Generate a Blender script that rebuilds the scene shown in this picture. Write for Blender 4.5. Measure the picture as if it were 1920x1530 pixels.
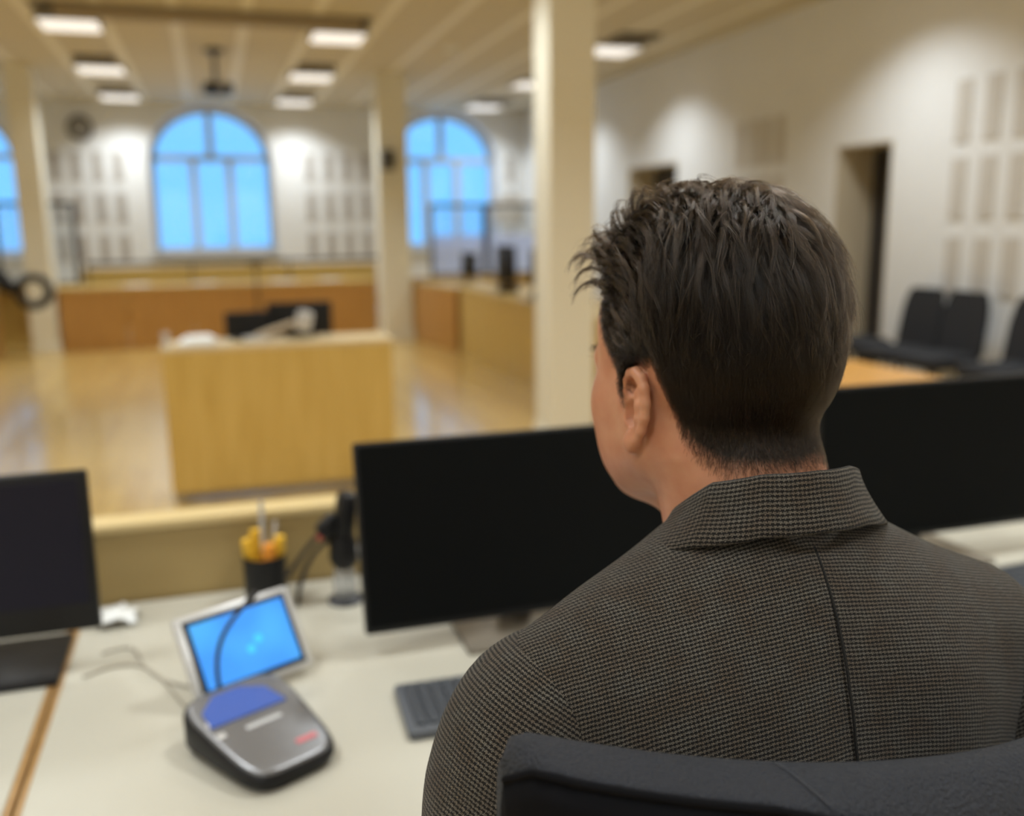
import bpy, bmesh, math, random
import numpy as np
from mathutils import Matrix, Vector
from mathutils.geometry import tessellate_polygon

random.seed(7)
rng = np.random.default_rng(11)
scene = bpy.context.scene
COL = scene.collection
for o in list(bpy.data.objects):
    bpy.data.objects.remove(o, do_unlink=True)

# ------------------------------------------------------------------ camera
F_PX = 1750.0
EYE = 1.42
PITCH, ROLL, YAW = math.radians(-11.06), math.radians(-0.65), math.radians(-17.53)
cam_data = bpy.data.cameras.new('camera')
cam_data.sensor_fit = 'HORIZONTAL'
cam_data.sensor_width = 36.0
cam_data.lens = 36.0 * F_PX / 1920.0
cam_data.clip_start = 0.02
cam_data.clip_end = 200
cam_data.dof.use_dof = True
cam_data.dof.focus_distance = 0.59
cam_data.dof.aperture_fstop = 3.4
cam_data.dof.aperture_blades = 0
cam = bpy.data.objects.new('camera', cam_data)
cam.matrix_world = (Matrix.Translation((0, 0, EYE)) @ Matrix.Rotation(YAW, 4, 'Z')
                    @ Matrix.Rotation(math.pi / 2 + PITCH, 4, 'X') @ Matrix.Rotation(ROLL, 4, 'Z'))
COL.objects.link(cam)
scene.camera = cam

# ------------------------------------------------------------------ sky and exposure
world = bpy.data.worlds.new('twilight_sky')
scene.world = world
world.use_nodes = True
wn = world.node_tree.nodes
wn['Background'].inputs['Color'].default_value = (0.17, 0.53, 1.0, 1)
wn['Background'].inputs['Strength'].default_value = 1.5
scene.view_settings.view_transform = 'Standard'
scene.view_settings.look = 'None'
scene.view_settings.gamma = 1.0
scene.view_settings.use_curve_mapping = False
scene.view_settings.exposure = 0.0
LAMP_WATTS = 20.5
LAMP_SPREAD = 124
LAMP_COLOR = (0.93, 0.985, 1.0)
scene.cycles.max_bounces = 4
scene.cycles.diffuse_bounces = 3
scene.cycles.glossy_bounces = 2
scene.cycles.use_adaptive_sampling = True
scene.cycles.adaptive_threshold = 0.07
scene.cycles.adaptive_min_samples = 16
scene.cycles.transparent_max_bounces = 12
scene.cycles.sample_clamp_indirect = 6.0
scene.cycles.use_denoising = True

# ------------------------------------------------------------------ helpers
def tag(o, label=None, cat=None, group=None, kind=None):
    if label: o['label'] = label
    if cat: o['category'] = cat
    if group: o['group'] = group
    if kind: o['kind'] = kind
    return o

def link(o, parent=None):
    COL.objects.link(o)
    if parent is not None:
        o.parent = parent
    return o

def empty(name, loc=(0, 0, 0), rz=0.0, label=None, cat=None, group=None, kind=None):
    o = bpy.data.objects.new(name, None)
    o.location = loc
    o.rotation_euler = (0, 0, rz)
    o.empty_display_size = 0.1
    link(o)
    return tag(o, label, cat, group, kind)

def mesh_obj(name, verts, faces, mat, parent=None, smooth=False):
    me = bpy.data.meshes.new(name)
    me.from_pydata([tuple(map(float, v)) for v in verts] if not isinstance(verts, np.ndarray) else verts.tolist(), [],
                   faces if not isinstance(faces, np.ndarray) else faces.tolist())
    me.update()
    if smooth:
        me.shade_smooth()
    if mat: me.materials.append(mat)
    o = bpy.data.objects.new(name, me)
    return link(o, parent)

class MB:
    """collects simple shapes; build() links them as one mesh object"""
    def __init__(self):
        self.bm = bmesh.new()
    def box(self, c, s, rot=None, bevel=0.0, seg=2):
        m = Matrix.Translation(c)
        if rot is not None: m = m @ (rot.to_4x4() if not isinstance(rot, Matrix) or len(rot) != 4 else rot)
        m = m @ Matrix.Diagonal((s[0], s[1], s[2], 1))
        tmp = bmesh.new()
        bmesh.ops.create_cube(tmp, size=1.0, matrix=m)
        if bevel > 0:
            bmesh.ops.bevel(tmp, geom=list(tmp.edges), offset=bevel, segments=seg, profile=0.5, affect='EDGES')
        self._merge(tmp)
        return self
    def _merge(self, tmp):
        me = bpy.data.meshes.new('tmp'); tmp.to_mesh(me); tmp.free()
        self.bm.from_mesh(me); bpy.data.meshes.remove(me)
    def cyl(self, a, b, r0, r1=None, seg=20, caps=True):
        if r1 is None: r1 = r0
        a, b = Vector(a), Vector(b)
        d = b - a
        q = d.to_track_quat('Z', 'Y').to_matrix().to_4x4()
        tmp = bmesh.new()
        bmesh.ops.create_cone(tmp, cap_ends=caps, segments=seg, radius1=r0, radius2=r1, depth=d.length,
                              matrix=Matrix.Translation((a + b) / 2) @ q)
        self._merge(tmp)
        return self
    def tube(self, pts, r, seg=10):
        v, f = sweep(pts, r if hasattr(r, '__len__') else [r] * len(pts), seg)
        base = [self.bm.verts.new(p) for p in v]
        for q in f:
            try: self.bm.faces.new([base[i] for i in q])
            except ValueError: pass
        return self
    def lathe(self, prof, c=(0, 0, 0), seg=28):
        rings = []
        for r, z in prof:
            rings.append([self.bm.verts.new((c[0] + r * math.cos(2 * math.pi * k / seg), c[1] + r * math.sin(2 * math.pi * k / seg), c[2] + z)) for k in range(seg)])
        for a, b in zip(rings, rings[1:]):
            for k in range(seg):
                self.bm.faces.new((a[k], a[(k + 1) % seg], b[(k + 1) % seg], b[k]))
        if prof[0][0] > 1e-5: self.bm.faces.new(list(reversed(rings[0])))
        if prof[-1][0] > 1e-5: self.bm.faces.new(rings[-1])
        return self
    def poly(self, pts):
        self.bm.faces.new([self.bm.verts.new(p) for p in pts])
        return self
    def prism(self, pts, ext):
        """closed prism: polygon pts pushed by ext"""
        ext = Vector(ext)
        a = [self.bm.verts.new(p) for p in pts]
        b = [self.bm.verts.new(Vector(p) + ext) for p in pts]
        n = len(pts)
        self.bm.faces.new(list(reversed(a))); self.bm.faces.new(b)
        for i in range(n):
            self.bm.faces.new((a[i], a[(i + 1) % n], b[(i + 1) % n], b[i]))
        return self
    def build(self, name, mat, parent=None, smooth=False, angle=40):
        bmesh.ops.recalc_face_normals(self.bm, faces=list(self.bm.faces))
        me = bpy.data.meshes.new(name)
        self.bm.to_mesh(me); self.bm.free()
        if mat: me.materials.append(mat)
        if smooth:
            me.shade_smooth()
            try: me.set_sharp_from_angle(angle=math.radians(angle))
            except Exception: pass
        return link(bpy.data.objects.new(name, me), parent)

def sweep(pts, radii, seg=12, closed_caps=True):
    pts = [Vector(p) for p in pts]
    v, f = [], []
    n = len(pts)
    t0 = (pts[1] - pts[0]).normalized()
    up = Vector((0, 0, 1)) if abs(t0.z) < 0.9 else Vector((0, 1, 0))
    side = t0.cross(up).normalized()
    for i in range(n):
        t = (pts[min(i + 1, n - 1)] - pts[max(i - 1, 0)]).normalized()
        side = (side - t * side.dot(t)).normalized()
        nn = t.cross(side)
        for k in range(seg):
            a = 2 * math.pi * k / seg
            v.append(pts[i] + (side * math.cos(a) + nn * math.sin(a)) * radii[i])
    for i in range(n - 1):
        for k in range(seg):
            f.append((i * seg + k, i * seg + (k + 1) % seg, (i + 1) * seg + (k + 1) % seg, (i + 1) * seg + k))
    if closed_caps:
        f.append(tuple(reversed(range(seg)))); f.append(tuple(range((n - 1) * seg, n * seg)))
    return v, f

def bez(p0, p1, p2, p3, n=14):
    p0, p1, p2, p3 = map(Vector, (p0, p1, p2, p3))
    out = []
    for i in range(n):
        t = i / (n - 1)
        out.append(p0 * (1 - t) ** 3 + p1 * 3 * t * (1 - t) ** 2 + p2 * 3 * t * t * (1 - t) + p3 * t ** 3)
    return out

def rot(axis, deg):
    return Matrix.Rotation(math.radians(deg), 4, axis)

def copy_thing(src, loc, rz, label=None):
    r = src.copy(); COL.objects.link(r); r.location = loc; r.rotation_euler = (0, 0, rz)
    if label: r['label'] = label
    for ch in list(src.children):
        c = ch.copy(); COL.objects.link(c); c.parent = r
        for g in list(ch.children):
            d = g.copy(); COL.objects.link(d); d.parent = c
    return r

def wall_holes(name, to3, outer, holes, depth, mat, parent=None):
    """a wall slab of its thickness with openings: outer/holes are 2D loops, to3(u, v, d) maps to the room"""
    loops = [outer] + holes
    tess = tessellate_polygon([[Vector((u, v, 0)) for u, v in lp] for lp in loops])
    flat = [p for lp in loops for p in lp]
    n = len(flat)
    verts = [to3(u, v, 0) for u, v in flat] + [to3(u, v, depth) for u, v in flat]
    faces = [tuple(t) for t in tess] + [tuple(i + n for i in reversed(t)) for t in tess]
    s = 0
    for lp in loops:
        m = len(lp)
        for i in range(m):
            a, b = s + i, s + (i + 1) % m
            faces.append((a, b, b + n, a + n))
        s += m
    o = mesh_obj(name, verts, faces, mat, parent)
    bm = bmesh.new(); bm.from_mesh(o.data); bmesh.ops.recalc_face_normals(bm, faces=list(bm.faces)); bm.to_mesh(o.data); bm.free()
    return o

# ------------------------------------------------------------------ materials
def nt(mat):
    return mat.node_tree.nodes, mat.node_tree.links

def mat(name, color, rough=0.5, metal=0.0, spec=0.5, coat=0.0, noise=0.0, nscale=8.0, bump=0.0, bscale=60.0, emit=None, estr=0.0, stretch=None, trans=0.0, sheen=0.0):
    m = bpy.data.materials.new(name); m.use_nodes = True
    n, l = nt(m); b = n['Principled BSDF']
    b.inputs['Base Color'].default_value = (*color, 1)
    b.inputs['Roughness'].default_value = rough
    b.inputs['Metallic'].default_value = metal
    b.inputs['Specular IOR Level'].default_value = spec
    b.inputs['Coat Weight'].default_value = coat
    b.inputs['Transmission Weight'].default_value = trans
    b.inputs['Sheen Weight'].default_value = sheen
    if emit:
        m.cycles.emission_sampling = 'NONE' if name == 'lamp_diffuser' else 'AUTO'
        b.inputs['Emission Color'].default_value = (*emit, 1); b.inputs['Emission Strength'].default_value = estr
    tc = n.new('ShaderNodeTexCoord'); mp = n.new('ShaderNodeMapping')
    l.new(tc.outputs['Object'], mp.inputs['Vector'])
    if stretch: mp.inputs['Scale'].default_value = stretch
    if noise > 0:
        t = n.new('ShaderNodeTexNoise'); t.inputs['Scale'].default_value = nscale; t.inputs['Detail'].default_value = 4
        l.new(mp.outputs[0], t.inputs['Vector'])
        r = n.new('ShaderNodeMapRange'); r.inputs['From Min'].default_value = 0.3; r.inputs['From Max'].default_value = 0.7
        r.inputs['To Min'].default_value = 1 - noise; r.inputs['To Max'].default_value = 1 + noise
        l.new(t.outputs['Fac'], r.inputs['Value'])
        mx = n.new('ShaderNodeVectorMath'); mx.operation = 'SCALE'
        mx.inputs[0].default_value = color
        l.new(r.outputs[0], mx.inputs['Scale']); l.new(mx.outputs[0], b.inputs['Base Color'])
    if bump > 0:
        t = n.new('ShaderNodeTexNoise'); t.inputs['Scale'].default_value = bscale; t.inputs['Detail'].default_value = 3
        l.new(mp.outputs[0], t.inputs['Vector'])
        bp = n.new('ShaderNodeBump'); bp.inputs['Strength'].default_value = bump; bp.inputs['Distance'].default_value = 0.01
        l.new(t.outputs['Fac'], bp.inputs['Height']); l.new(bp.outputs[0], b.inputs['Normal'])
    return m

def wood_mat(name, c1, c2, rough=0.35, stretch=(14, 14, 0.9), coat=0.15, nscale=3.0):
    m = bpy.data.materials.new(name); m.use_nodes = True
    n, l = nt(m); b = n['Principled BSDF']
    tc = n.new('ShaderNodeTexCoord'); mp = n.new('ShaderNodeMapping'); mp.inputs['Scale'].default_value = stretch
    l.new(tc.outputs['Object'], mp.inputs['Vector'])
    t = n.new('ShaderNodeTexNoise'); t.inputs['Scale'].default_value = nscale; t.inputs['Detail'].default_value = 5; t.inputs['Distortion'].default_value = 0.4
    l.new(mp.outputs[0], t.inputs['Vector'])
    cr = n.new('ShaderNodeValToRGB')
    cr.color_ramp.elements[0].position = 0.3; cr.color_ramp.elements[0].color = (*c1, 1)
    cr.color_ramp.elements[1].position = 0.72; cr.color_ramp.elements[1].color = (*c2, 1)
    l.new(t.outputs['Fac'], cr.inputs[0]); l.new(cr.outputs[0], b.inputs['Base Color'])
    b.inputs['Roughness'].default_value = rough; b.inputs['Coat Weight'].default_value = coat; b.inputs['Coat Roughness'].default_value = 0.2
    return m

def floor_mat():
    m = bpy.data.materials.new('parquet'); m.use_nodes = True
    n, l = nt(m); b = n['Principled BSDF']
    tc = n.new('ShaderNodeTexCoord'); mp = n.new('ShaderNodeMapping'); mp.inputs['Rotation'].default_value = (0, 0, math.pi / 2)
    l.new(tc.outputs['Object'], mp.inputs['Vector'])
    br = n.new('ShaderNodeTexBrick'); br.offset = 0.37
    br.inputs['Scale'].default_value = 1.0; br.inputs['Brick Width'].default_value = 1.1; br.inputs['Row Height'].default_value = 0.09
    br.inputs['Mortar Size'].default_value = 0.0012; br.inputs['Bias'].default_value = 0.0
    br.inputs['Color1'].default_value = (0.61, 0.405, 0.125, 1); br.inputs['Color2'].default_value = (0.52, 0.33, 0.095, 1); br.inputs['Mortar'].default_value = (0.30, 0.17, 0.06, 1)
    l.new(mp.outputs[0], br.inputs['Vector'])
    mp2 = n.new('ShaderNodeMapping'); mp2.inputs['Scale'].default_value = (18, 1.4, 1); l.new(tc.outputs['Object'], mp2.inputs['Vector'])
    t = n.new('ShaderNodeTexNoise'); t.inputs['Scale'].default_value = 2.2; t.inputs['Detail'].default_value = 4; l.new(mp2.outputs[0], t.inputs['Vector'])
    r = n.new('ShaderNodeMapRange'); r.inputs['To Min'].default_value = 0.85; r.inputs['To Max'].default_value = 1.15; l.new(t.outputs['Fac'], r.inputs['Value'])
    mx = n.new('ShaderNodeVectorMath'); mx.operation = 'SCALE'; l.new(br.outputs['Color'], mx.inputs[0]); l.new(r.outputs[0], mx.inputs['Scale'])
    l.new(mx.outputs[0], b.inputs['Base Color'])
    b.inputs['Roughness'].default_value = 0.30
    b.inputs['Coat Weight'].default_value = 0.7; b.inputs['Coat Roughness'].default_value = 0.12
    return m

def glass_mat(name, tint=(1, 1, 1), refl=0.08, haze=0.0, hazecol=(0.8, 0.8, 0.8)):
    m = bpy.data.materials.new(name); m.use_nodes = True
    n, l = nt(m)
    n.remove(n['Principled BSDF']); out = n['Material Output']
    tr = n.new('ShaderNodeBsdfTransparent'); tr.inputs['Color'].default_value = (*tint, 1)
    gl = n.new('ShaderNodeBsdfGlossy'); gl.inputs['Roughness'].default_value = 0.03
    mx = n.new('ShaderNodeMixShader'); mx.inputs['Fac'].default_value = refl
    l.new(tr.outputs[0], mx.inputs[1]); l.new(gl.outputs[0], mx.inputs[2])
    last = mx
    if haze > 0:
        df = n.new('ShaderNodeBsdfTranslucent'); df.inputs['Color'].default_value = (*hazecol, 1)
        d2 = n.new('ShaderNodeBsdfDiffuse'); d2.inputs['Color'].default_value = (*hazecol, 1)
        ad = n.new('ShaderNodeMixShader'); ad.inputs['Fac'].default_value = 0.5; l.new(df.outputs[0], ad.inputs[1]); l.new(d2.outputs[0], ad.inputs[2])
        m2 = n.new('ShaderNodeMixShader'); m2.inputs['Fac'].default_value = haze
        l.new(mx.outputs[0], m2.inputs[1]); l.new(ad.outputs[0], m2.inputs[2]); last = m2
    l.new(last.outputs[0], out.inputs['Surface'])
    return m

M = dict(
    wall=mat('wall_paint', (0.81, 0.82, 0.83), 0.75, noise=0.02, nscale=2.0),
    column=mat('column_paint', (0.83, 0.79, 0.66), 0.6),
    ceiling=mat('ceiling_board', (0.62, 0.56, 0.43), 0.8),
    ceiling_strip=mat('ceiling_strip', (0.84, 0.80, 0.68), 0.6),
    floor=floor_mat(),
    veneer=wood_mat('oak_veneer', (0.52, 0.335, 0.080), (0.63, 0.43, 0.130), 0.42),
    veneer_dark=wood_mat('oak_veneer_amber', (0.44, 0.215, 0.05), (0.52, 0.27, 0.07), 0.40),
    edge=wood_mat('oak_edging', (0.34, 0.19, 0.07), (0.42, 0.25, 0.10), 0.4),
    laminate=mat('desk_laminate', (0.49, 0.462, 0.385), 0.38, noise=0.02, nscale=3),
    desk_screen=mat('desk_front_board', (0.42, 0.30, 0.12), 0.45, noise=0.03, nscale=3),
    ledge=mat('desk_front_ledge', (0.66, 0.50, 0.24), 0.4),
    black=mat('black_plastic', (0.008, 0.008, 0.009), 0.45, spec=0.3, bump=0.02, bscale=400),
    screen=mat('dark_screen', (0.004, 0.0045, 0.0045), 0.55, spec=0.07),
    screen_grey=mat('dim_screen', (0.016, 0.0155, 0.026), 0.45, spec=0.12),
    dark_metal=mat('dark_metal', (0.05, 0.05, 0.055), 0.4, metal=0.6),
    grey_metal=mat('brushed_metal', (0.42, 0.42, 0.43), 0.38, metal=0.9),
    gunmetal=mat('device_grey', (0.22, 0.22, 0.23), 0.36, metal=0.7, bump=0.02, bscale=900),
    silver=mat('silver_plastic', (0.58, 0.57, 0.56), 0.35, metal=0.3),
    white=mat('white_plastic', (0.78, 0.78, 0.77), 0.5),
    paper=mat('paper', (0.82, 0.82, 0.80), 0.8),
    lampwhite=mat('lamp_housing', (0.25, 0.22, 0.17), 0.6),
    louvre=mat('lamp_louvre', (0.13, 0.115, 0.09), 0.6),
    slot=mat('acoustic_felt', (0.46, 0.43, 0.40), 0.9, noise=0.10, nscale=40),
    slot_light=mat('acoustic_felt_pale', (0.60, 0.57, 0.53), 0.9, noise=0.08, nscale=40),
    doorway=mat('dark_door', (0.035, 0.03, 0.028), 0.5, noise=0.05),
    jamb=mat('door_frame_paint', (0.62, 0.54, 0.40), 0.6),
    fabric=mat('black_upholstery', (0.014, 0.015, 0.019), 0.85, bump=0.1, bscale=300),
    winframe=mat('window_frame_paint', (0.56, 0.56, 0.60), 0.55),
    sill=mat('window_sill', (0.55, 0.55, 0.54), 0.5),
    glass=glass_mat('window_glass', (0.97, 0.98, 1.0), 0.06),
    part_glass=glass_mat('screen_glass', (0.93, 0.95, 0.97), 0.07),
    frosted=glass_mat('frosted_film', (0.85, 0.90, 1.0), 0.05, 0.55, (0.80, 0.84, 1.0)),
    red=mat('red_mark', (0.62, 0.05, 0.06), 0.5),
    yellow=mat('yellow_pen', (0.80, 0.46, 0.03), 0.45),
    orange=mat('orange_pen', (0.80, 0.30, 0.03), 0.45),
    clear=glass_mat('clear_plastic', (0.9, 0.92, 0.95), 0.18, 0.25, (0.85, 0.87, 0.9)),
    keys=mat('key_plastic', (0.055, 0.060, 0.070), 0.55),
    keybase=mat('keyboard_body', (0.085, 0.092, 0.105), 0.5),
    wire=mat('cable_black', (0.02, 0.018, 0.016), 0.5),
    poster=mat('poster_paper', (0.62, 0.56, 0.48), 0.8),
    lcd=mat('blue_lcd', (0.05, 0.09, 0.30), 0.2, emit=(0.05, 0.12, 0.42), estr=0.32),
)

# ------------------------------------------------------------------ the room
XL, XR, YB, YF, ZC = -5.2, 5.0, -3.2, 15.0, 3.25
WT = 0.36
fl = MB().box(((XL + XR) / 2, (YB + YF) / 2, -0.05), (XR - XL + 0.8, YF - YB + 0.8, 0.1)).build('floor', M['floor'])
tag(fl, 'glossy pale oak parquet floor of the courtroom', 'floor', kind='structure')
ce = MB().box(((XL + XR) / 2, (YB + YF) / 2, ZC + 0.0415), (XR - XL + 0.8, YF - YB + 0.8, 0.1)).build('ceiling', M['ceiling_strip'])
tag(ce, 'tan panelled ceiling with pale joint strips running lengthwise', 'ceiling', kind='structure')
seam = 0.595
x0 = 0.425 - seam * 10
k = 0
bm_panel = None
while x0 + seam * k < XR:
    a = max(XL, x0 + seam * k + 0.045); b = min(XR, x0 + seam * (k + 1) - 0.045)
    k += 1
    if b - a < 0.1: continue
    if bm_panel and abs((b - a) - (seam - 0.09)) < 1e-4:
        o = bm_panel.copy(); COL.objects.link(o); o.location.x = (a + b) / 2
    else:
        o = MB().box((0, 0, 0), (b - a, YF - YB, 0.024), bevel=0.004, seg=1).build('ceiling_panel', M['ceiling'], ce)
        o.location = ((a + b) / 2, (YB + YF) / 2, ZC)
        if abs((b - a) - (seam - 0.09)) < 1e-4: bm_panel = o

# windows on the far wall
def arch(cx, hw, z0, zs, rise, n=18):
    pts = [(cx - hw, z0), (cx + hw, z0)]
    for i in range(n + 1):
        a = math.pi * i / n
        pts.append((cx + hw * math.cos(a), zs + rise * math.sin(a)))
    return pts
WC = (-3.42, 0.09, 3.66)
HW, SILL, SPRING, RISE = 0.885, 1.06, 2.40, 0.80
wb = wall_holes('wall_back', lambda u, v, d: (u, YF + d, v), [(XL - WT, 0), (XR + WT, 0), (XR + WT, ZC + 0.1), (XL - WT, ZC + 0.1)],
                [arch(c, HW, SILL, SPRING, RISE) for c in WC], WT, M['wall'])
tag(wb, 'white far wall with three tall arched windows and grooved acoustic strips', 'wall', kind='structure')
for i, c in enumerate(WC):
    w = empty('window_%d' % (i + 1), (c, YF + 0.30, 0), label=['tall arched window cut by the left edge of the photo', 'tall arched window in the middle of the far wall', 'tall arched window behind the slim column on the right'][i], cat='window', kind='structure')
    hw, z0 = HW + 0.01, SILL
    outer = arch(0, hw, z0, SPRING, RISE); 
    fr = 0.085
    inner = arch(0, hw - fr, z0 + fr, SPRING, RISE - fr)
    n = len(outer)
    verts = [(x, y, z) for y in (-0.04, 0.04) for lp in (outer, inner) for x, z in lp]
    faces = []
    for a_, off in ((0, 0), (1, 2 * n)):
        for j in range(n):
            j2 = (j + 1) % n
            faces.append((off + j, off + j2, off + n + j2, off + n + j))
    for j in range(n):
        j2 = (j + 1) % n
        faces.append((j, j2, 2 * n + j2, 2 * n + j)); faces.append((n + j, n + j2, 3 * n + j2, 3 * n + j))
    mesh_obj('window_frame', verts, faces, M['winframe'], w)
    MB().box((0, 0, 2.465), (2 * hw - 0.1, 0.08, 0.085), bevel=0.008).build('transom', M['winframe'], w)
    MB().box((0, 0, 2.82), (0.10, 0.08, 0.68), bevel=0.008).build('mullion', M['winframe'], w)
    for sx in (-0.262, 0.262):
        MB().box((sx, 0, 1.78), (0.10, 0.08, 1.32), bevel=0.008).build('mullion', M['winframe'], w)
    for (a_, b_) in ((-hw + 0.07, -0.30), (-0.225, 0.225), (0.30, hw - 0.07)):
        MB().box(((a_ + b_) / 2, 0, 1.78), (b_ - a_, 0.008, 1.32)).build('pane', M['glass'], w)
    for sgn in (-1, 1):
        pts = [(sgn * 0.04, 2.49)] + [(sgn * (hw - 0.06) * math.cos(math.pi / 2 * t / 9), max(2.49, SPRING + (RISE - 0.06) * math.sin(math.pi / 2 * t / 9))) for t in range(10)]
        pts[-1] = (sgn * 0.04, pts[-1][1])
        MB().prism([(x, -0.004, z) for x, z in pts], (0, 0.008, 0)).build('pane', M['glass'], w)
    MB().box((0, -0.17, SILL - 0.012), (2 * HW + 0.12, 0.40, 0.035), bevel=0.006).build('window_sill', M['sill'], w)

# right wall with two door recesses
DOORS = ((6.125, 6.80, 2.03), (9.63, 10.92, 2.10))
wr = wall_holes('wall_right', lambda u, v, d: (XR + d, u, v), [(YB, 0), (YF, 0), (YF, ZC + 0.1), (YB, ZC + 0.1)],
                [[(a, 0.002), (b, 0.002), (b, h), (a, h)] for a, b, h in DOORS], WT, M['wall'])
tag(wr, 'long white right wall with two door recesses and acoustic strips', 'wall', kind='structure')
for i, (a, b, h) in enumerate(DOORS):
    d = empty('door_%d' % (i + 1), (XR + WT, (a + b) / 2, 0), label=['dark door in the deep recess just right of the head', 'dark door in the far recess above the hair'][i], cat='door', kind='structure')
    MB().box((0.03, 0, h / 2), (0.05, b - a + 0.06, h), bevel=0.004).build('door_leaf', M['doorway'], d)
    hd = MB().tube([(0.0, -(b - a) / 2 + 0.08, 1.02), (-0.05, -(b - a) / 2 + 0.08, 1.02), (-0.05, -(b - a) / 2 + 0.2, 1.02)], 0.009).build('door_handle', M['grey_metal'], d)
    for y_, nm in ((b - 0.0 - (a + b) / 2 - 0.008, 'jamb'), (a - (a + b) / 2 + 0.008, 'jamb')):
        MB().box((-WT / 2, y_, h / 2), (WT, 0.014, h)).build(nm, M['jamb'], d)
    MB().box((-WT / 2, 0, h - 0.008), (WT, b - a, 0.014)).build('lintel', M['jamb'], d)
wl = MB().box((XL - WT / 2, (YB + YF) / 2, ZC / 2), (WT, YF - YB, ZC + 0.1)).build('wall_left', M['wall'])
tag(wl, 'plain white left wall out of sight beside the camera', 'wall', kind='structure')
wf = MB().box(((XL + XR) / 2, YB - WT / 2, ZC / 2), (XR - XL + 2 * WT, WT, ZC + 0.1)).build('wall_front', M['wall'])
tag(wf, 'plain white wall behind the camera', 'wall', kind='structure')

# acoustic strips: shallow felt slots set in the walls
def strip(w_, h_, wall, c, axis, m):
    key = (w_, h_, axis, m.name)
    if key not in strip.cache:
        s = (w_, 0.012, h_) if axis == 'y' else (0.012, w_, h_)
        strip.cache[key] = MB().box((0, 0, 0), s, bevel=0.003, seg=1).build('acoustic_strip', m, wall)
        o = strip.cache[key]
    else:
        o = strip.cache[key].copy(); COL.objects.link(o)
    o.parent = wall; o.location = c
strip.cache = {}
for z_, h_ in ((2.32, 0.42), (1.735, 0.44), (1.17, 0.38)):
    for x_ in (-2.03, -1.76, -1.47, -1.20, 1.53, 1.81, 2.09, 2.37, -4.9, -4.6, 4.75):
        strip(0.135, h_, wb, (x_, YF - 0.004, z_), 'y', M['slot'])
for z_, h_ in ((2.16, 0.42), (1.64, 0.42), (1.11, 0.40)):
    for y_ in (5.43, 5.17, 4.92, 4.66, 4.40, 8.30, 8.06, 7.86, 7.64, 12.9, 12.6, 12.3):
        strip(0.135, h_, wr, (XR - 0.004, y_, z_), 'x', M['slot_light'])
for nm, wall, c, s in (('baseboard_back', wb, ((XL + XR) / 2, YF - 0.01, 0.05), (XR - XL, 0.02, 0.1)),):
    o = MB().box(c, s).build(nm, M['white']); tag(o, 'white baseboard along the far wall', 'baseboard', kind='structure')
for a, b in ((YB, 6.125), (6.80, 9.63), (10.92, YF)):
    o = MB().box((XR - 0.01, (a + b) / 2, 0.05), (0.02, b - a, 0.1)).build('baseboard_right', M['white']); tag(o, 'white baseboard along the right wall %s' % ({YB: 'below the row of chairs', 6.80: 'between the two doors', 10.92: 'beyond the far door'}[a]), 'baseboard', kind='structure')

# columns
for (xa, xb, ya, yb, lab) in ((2.03, 2.335, 5.60, 5.90, 'thick cream square column just left of the head'),
                              (2.02, 2.39, 11.72, 12.02, 'slim cream column in front of the right arched window'),
                              (-2.06, -1.78, 12.02, 12.34, 'cream column at the left edge of the photo'),
                              (-2.39, -2.06, 5.60, 5.90, 'cream column out of view on the left')):
    o = empty('column', ((xa + xb) / 2, (ya + yb) / 2, 0), label=lab, cat='column', kind='structure')
    MB().box((0, 0, ZC / 2), (xb - xa, yb - ya, ZC), bevel=0.008).build('shaft', M['column'], o)
    MB().box((0, 0, 0.05), (xb - xa + 0.02, yb - ya + 0.02, 0.1), bevel=0.004).build('plinth', M['column'], o)

# ceiling lamps
lamp_src = None
LROWS, LX = (14.35, 11.98, 9.50, 5.75, 3.6, 1.5, -0.6, -2.4), (-1.05, 1.29, 4.13, -3.6)
names = {(0, 0): 'far', }
for iy, y_ in enumerate(LROWS):
    for ix, x_ in enumerate(LX):
        rowword = ['in the row nearest the arched windows', 'in the second row from the windows', 'in the third row from the windows', 'in the fourth row from the windows', 'in the fifth row from the windows', 'in the sixth row from the windows', 'in the seventh row from the windows', 'in the row furthest behind the camera'][iy]
        colword = ['left of the projector', 'right of the projector', 'nearest the right wall', 'nearest the left wall'][ix]
        lab = 'square white ceiling lamp ' + rowword + ', ' + colword
        if lamp_src is None:
            t = empty('ceiling_lamp', (x_, y_, ZC - 0.012), label=lab, cat='ceiling lamp', group='square ceiling lamps')
            MB().box((0, 0, -0.02), (0.52, 0.50, 0.035), bevel=0.004).build('housing', M['lampwhite'], t)
            MB().box((0, 0, -0.045), (0.48, 0.46, 0.016), bevel=0.004).build('diffuser', mat('lamp_diffuser', (0.9, 0.9, 0.88), 0.5, emit=(1.0, 0.95, 0.90), estr=0.85), t)
            lv = MB().box((0, -0.56, -0.016), (0.42, 0.42, 0.026), bevel=0.004).build('louvre', M['louvre'], t)
            for s in range(6):
                MB().box((0, -0.72 + s * 0.064, -0.034), (0.38, 0.010, 0.012)).build('slat', M['lampwhite'], lv)
            ld = bpy.data.lights.new('lamp_light', 'AREA'); ld.shape = 'SQUARE'; ld.size = 0.44; ld.energy = LAMP_WATTS; ld.color = LAMP_COLOR
            ld.spread = math.radians(LAMP_SPREAD)
            lo = bpy.data.objects.new('lamp_light', ld); lo.location = (0, 0, -0.056); link(lo, t)
            lamp_src = t
        else:
            copy_thing(lamp_src, (x_, y_, ZC - 0.012), 0, lab)

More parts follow.
